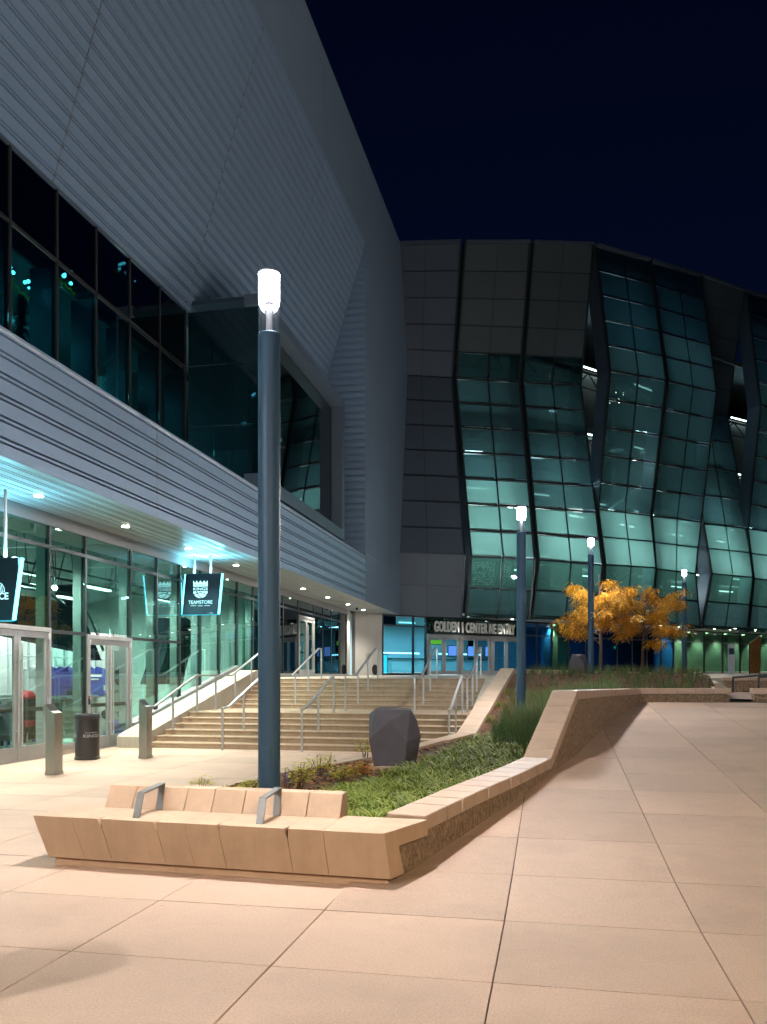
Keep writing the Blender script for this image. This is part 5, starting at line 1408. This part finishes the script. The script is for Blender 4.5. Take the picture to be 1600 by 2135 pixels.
# ================================================================ PLANTING
def blade(m, base, az, L, w, lean, seg=3, droop=1.0):
    d = Vector((math.cos(az), math.sin(az), 0)); s = Vector((-d.y, d.x, 0)) * w / 2
    pts = []
    for i in range(seg + 1):
        t = i / seg; out = lean * L * (t ** 1.6); up = L * (t - droop * .42 * lean * t ** 2.6)
        pts.append((Vector(base) + d * out + Vector((0, 0, up)), 1 - t ** 2 * .92))
    o = len(m.v)
    for p, k in pts: m.v.append(tuple(p - s * k)); m.v.append(tuple(p + s * k))
    for i in range(seg): m.f.append((o + 2 * i, o + 2 * i + 1, o + 2 * i + 3, o + 2 * i + 2))
rnd = random.Random(11)
LIR = [(7.2, -2.05), (8.5, -2.35), (10, -2.75), (11.5, -2.3), (13, -1.9), (17, -1.5)]
m = MB()
y = 7.25
while y < 16.8:
    x = pw(LIR, y) + rnd.uniform(0, .1)
    while x < rx(y) - .03:
        px, py = x + rnd.uniform(-.07, .07), y + rnd.uniform(-.07, .07)
        if (px + 2.50) ** 2 + (py - 13.15) ** 2 > .24 and not (y > 13 and px > -.2 - .18 * (y - 12.5)) and px > kx(py) + .45 and rnd.random() < .93:
            z = soil_z(px, py) - .015; k = rnd.uniform(.7, 1.25)
            for b in range(rnd.randint(14, 26)):
                t_ = rnd.random()
                blade(m, (px + rnd.uniform(-.03, .03), py + rnd.uniform(-.03, .03), z), rnd.uniform(0, math.tau), (.15 + .15 * t_) * k, rnd.uniform(.014, .024), rnd.uniform(.25, .7) + .7 * t_, 4, 1.15)
        x += .165
    y += .165
tag(m.build('lily_turf', 'liriope', recalc=False), 'green strap-leaved ground cover filling the near end of the planter', 'ground cover', kind='stuff')
m = MB(); m2 = MB()
GR = [(12.4, -.25), (14, -.85), (16, -1.05), (18, -1.0), (20, -.95), (25, -.75), (27, -.5)]
y = 12.3
while y < 40.5:
    st_ = .17 if y < 21 else .26
    x = pw(GR, y) if y < 27 else kx(y) + .5
    while x < rx(y) - .12:
        px, py = x + rnd.uniform(-.07, .07), y + rnd.uniform(-.07, .07)
        dense = .95 if y < 21 else (.38 if y < 27 else .16)
        if y > 13.5 and y < 21 and px < pw(GR, y) + .35 and rnd.random() < .5: dense = .3
        if rnd.random() < dense and (px + .67) ** 2 + (py - 18.95) ** 2 > .05 and (px - .95) ** 2 + (py - 27.6) ** 2 > .35:
            z = soil_z(px, py) - .01; k = rnd.uniform(.65, 1.15) * (1.0 if y < 20 else .72)
            tgt = m2 if rnd.random() < .16 else m
            for b in range(20 if y < 21 else 16):
                blade(tgt, (px + rnd.uniform(-.05, .05), py + rnd.uniform(-.05, .05), z), rnd.uniform(0, math.tau), rnd.uniform(.35, .68) * k, rnd.uniform(.006, .011), rnd.uniform(.1, .75), 3, .8)
        x += st_
    y += st_
tag(m.build('tall_grass', 'grass', recalc=False), 'mass of fine dark green ornamental grass around the second lamp', 'grass', kind='stuff')
tag(m2.build('dry_grass', 'grass_dry', recalc=False), 'straw-coloured stems scattered through the ornamental grass', 'grass', kind='stuff')
# small tufts on the bare slope beside the stairs
for k, (x, y, lab) in enumerate(((-1.35, 18.6, 'low'), (-1.25, 20.2, 'second'), (-1.15, 21.8, 'third'), (-1.3, 23.4, 'upper'))):
    t = thing('grass_tuft', (x, y, soil_z(x, y)), lab + ' green tuft on the bark slope between stair kerb and grass, counted from the bottom', 'plant', 'tufts on the bark slope')
    mm = MB()
    for b in range(60): blade(mm, (x + rnd.uniform(-.05, .05), y + rnd.uniform(-.05, .05), soil_z(x, y) - .01), rnd.uniform(0, math.tau), rnd.uniform(.14, .26), .012, rnd.uniform(.3, 1.1))
    mm.build('leaves', 'liriope', t, recalc=False)
# bark mulch
m = MB()
for k in range(15000):
    y = 6.98 + 18.5 * rnd.random() ** 1.5; x = rnd.uniform(kx(y) + .15, rx(y) - .02)
    if y < 13 and x > pw(LIR, y) + .4: continue
    c = Vector((x, y, soil_z(x, y) + rnd.uniform(.002, .02))); a = rnd.uniform(0, math.tau); L = rnd.uniform(.015, .05); w = rnd.uniform(.006, .018)
    d = Vector((math.cos(a), math.sin(a), rnd.uniform(-.4, .4))) * L; s = Vector((-math.sin(a), math.cos(a), rnd.uniform(-.5, .5))) * w
    m.add([c - d - s, c + d - s, c + d + s, c - d + s], [(0, 1, 2, 3)])
tag(m.build('bark_mulch', 'chips', recalc=False), 'brown bark chips covering the bare soil of the planter', 'mulch', kind='stuff')
# heavenly-bamboo shrubs
def shrub(x, y, h, spread, n, mats, label):
    z = soil_z(x, y); t = thing('leafy_shrub', (x, y, z), label, 'shrub', 'small shrubs on the bark by the bench')
    stem = MB(); leaf = MB()
    for k in range(n):
        a = rnd.uniform(0, math.tau); tip = Vector((x + spread * math.cos(a) * rnd.uniform(.2, 1), y + spread * math.sin(a) * rnd.uniform(.2, 1), z + h * rnd.uniform(.55, 1)))
        b = Vector((x + rnd.uniform(-.04, .04), y + rnd.uniform(-.04, .04), z - .02)); mid = lerp(b, tip, .5) + Vector((0, 0, h * .12))
        stem.tube([b, mid, tip], [.006, .004, .002], 5)
        for j in range(26):
            f = rnd.uniform(.35, 1); c = lerp(mid, tip, (f - .35) / .65) if f > .35 else mid
            az = rnd.uniform(0, math.tau); d = Vector((math.cos(az), math.sin(az), rnd.uniform(-.35, .25))); r = rnd.uniform(.02, .11); q = c + d * r
            L = rnd.uniform(.04, .075); s = Vector((-d.y, d.x, rnd.uniform(-.3, .3))) * L * .28
            leaf.add([q, q + d * L * .5 + s, q + d * L * 1.1, q + d * L * .5 - s], [(0, 1, 2, 3)])
    stem.build('stem', 'bark', t); leaf.build('foliage', mats, t, recalc=False)
for (u, v, h, sp, n, mt, lab) in (
        (424, 1652, .30, .10, 4, 'nandina', 'sparse little shrub left of the near lamp pole, at the paving edge'),
        (478, 1650, .16, .16, 7, 'nandina', 'low spreading shrub just above the bench back, left of the near pole'),
        (520, 1652, .30, .16, 7, 'nandina', 'yellow-green shrub touching the left side of the near lamp pole'),
        (622, 1655, .46, .26, 13, 'nandina', 'bushy olive shrub just right of the near lamp pole'),
        (668, 1612, .34, .22, 9, 'nandina', 'yellow-green shrub with pale drooping leaves behind the bushy olive one'),
        (686, 1596, .30, .10, 4, 'nandina', 'thin young shrub standing alone at the planter kerb before the stairs'),
        (722, 1634, .34, .26, 12, 'nandina', 'wide yellow-green shrub in front of the faceted boulder'),
        (757, 1628, .30, .18, 10, 'nandina_red', 'orange-leaved shrub at the foot of the faceted boulder'),
        (762, 1580, .42, .16, 8, 'nandina', 'upright shrub half hidden behind the left side of the faceted boulder'),
        (850, 1596, .24, .16, 8, 'nandina_red', 'low orange-tinged shrub right of the faceted boulder')):
    p = at_z(u, v, .16); shrub(p.x, p.y, h, sp, n, mt, lab)
p = at_z(598, 1650, .16)
t = thing('blue_flower', (p.x, p.y, soil_z(p.x, p.y)), 'pale blue-violet flower spikes against the right side of the near pole', 'flower')
st_ = MB(); fl = MB()
for k in range(5):
    q = Vector((p.x + rnd.uniform(-.05, .08), p.y + rnd.uniform(-.1, .1), soil_z(p.x, p.y))); h = rnd.uniform(.2, .42); st_.tube([q, q + Vector((.01, 0, h))], .004, 5)
    for j in range(26):
        a = rnd.uniform(0, math.tau); c = q + Vector((.02 * math.cos(a), .02 * math.sin(a), h * rnd.uniform(.6, 1.05))); d = Vector((math.cos(a), math.sin(a), .3)) * .022; s = Vector((-math.sin(a), math.cos(a), 0)) * .01
        fl.add([c, c + d + s, c + d * 1.4, c + d - s], [(0, 1, 2, 3)])
st_.build('stem', 'bark', t); fl.build('bloom', 'bluebloom', t, recalc=False)

# ---- two autumn trees
def autumn_tree(x, y, h, rad, lean, label, seed):
    r = random.Random(seed); z = soil_z(x, y); t = thing('autumn_tree', (x, y, z), label, 'tree', 'orange trees in the upper planter')
    tr = MB(); top = Vector((x + lean, y, z + h * .93))
    tr.tube([(x, y, z - .1), (x + .02, y, z + h * .25), (x + lean * .4, y, z + h * .5), top], [.075, .055, .045, .01], 8)
    tips = []
    for k in range(26):
        f = r.uniform(.30, .90); b = lerp(Vector((x, y, z)), top, f) ; b.x = x + lean * f * .8
        a = k * 2.4 + r.uniform(-.4, .4); L = rad * r.uniform(.6, 1.05) * (1.12 - abs(f - .5) * .75)
        e = b + Vector((math.cos(a) * L, math.sin(a) * L, L * r.uniform(.1, .85))); mid = lerp(b, e, .5) + Vector((0, 0, .12))
        tr.tube([b, mid, e], [.026, .017, .005], 6); tips += [(mid, e), (mid, e)]
        for j in range(3):
            g = lerp(mid, e, r.random()); a2 = a + r.uniform(-1.3, 1.3); e2 = g + Vector((math.cos(a2), math.sin(a2), r.uniform(-.25, .4))) * L * .5
            tr.tube([g, e2], [.009, .003], 5); tips.append((g, e2))
    tr.build('trunk', 'bark', t, smooth=True)
    lf = MB()
    for (g, e) in tips:
        for k in range(17):
            c = lerp(g, e, r.uniform(.15, 1.08)) + Vector((r.gauss(0, .06), r.gauss(0, .06), r.gauss(0, .05)))
            a = r.uniform(0, math.tau); ax = Vector((math.cos(a), math.sin(a), r.uniform(-1.1, .1))).normalized()     # drooping rachis
            n = r.randint(8, 13); Lr = r.uniform(.20, .36); sd = ax.cross(Vector((0, 0, 1)))
            sd = sd.normalized() if sd.length > .1 else Vector((1, 0, 0))
            for j in range(n):
                p0 = c + ax * Lr * (j / n) - Vector((0, 0, .10 * (j / n) ** 2)); sgn = 1 if j % 2 else -1
                d = (sd * sgn * .8 + ax * .55 + Vector((0, 0, -.45 + r.uniform(-.25, .25)))).normalized(); L = r.uniform(.055, .10); w = d.cross(ax).normalized() * L * .1 + ax * L * .14
                lf.add([p0, p0 + d * L * .45 + w, p0 + d * L, p0 + d * L * .45 - w], [(0, 1, 2, 3)])
    lf.build('crown', 'autumn', t, recalc=False)
autumn_tree(3.35, 32.3, 3.40, 1.25, .15, 'orange autumn tree with its trunk in clear view, right one of the pair', 5)
autumn_tree(1.75, 31.0, 3.90, 1.22, -.05, 'orange autumn tree behind the third lamp pole, left and taller one of the pair', 9)
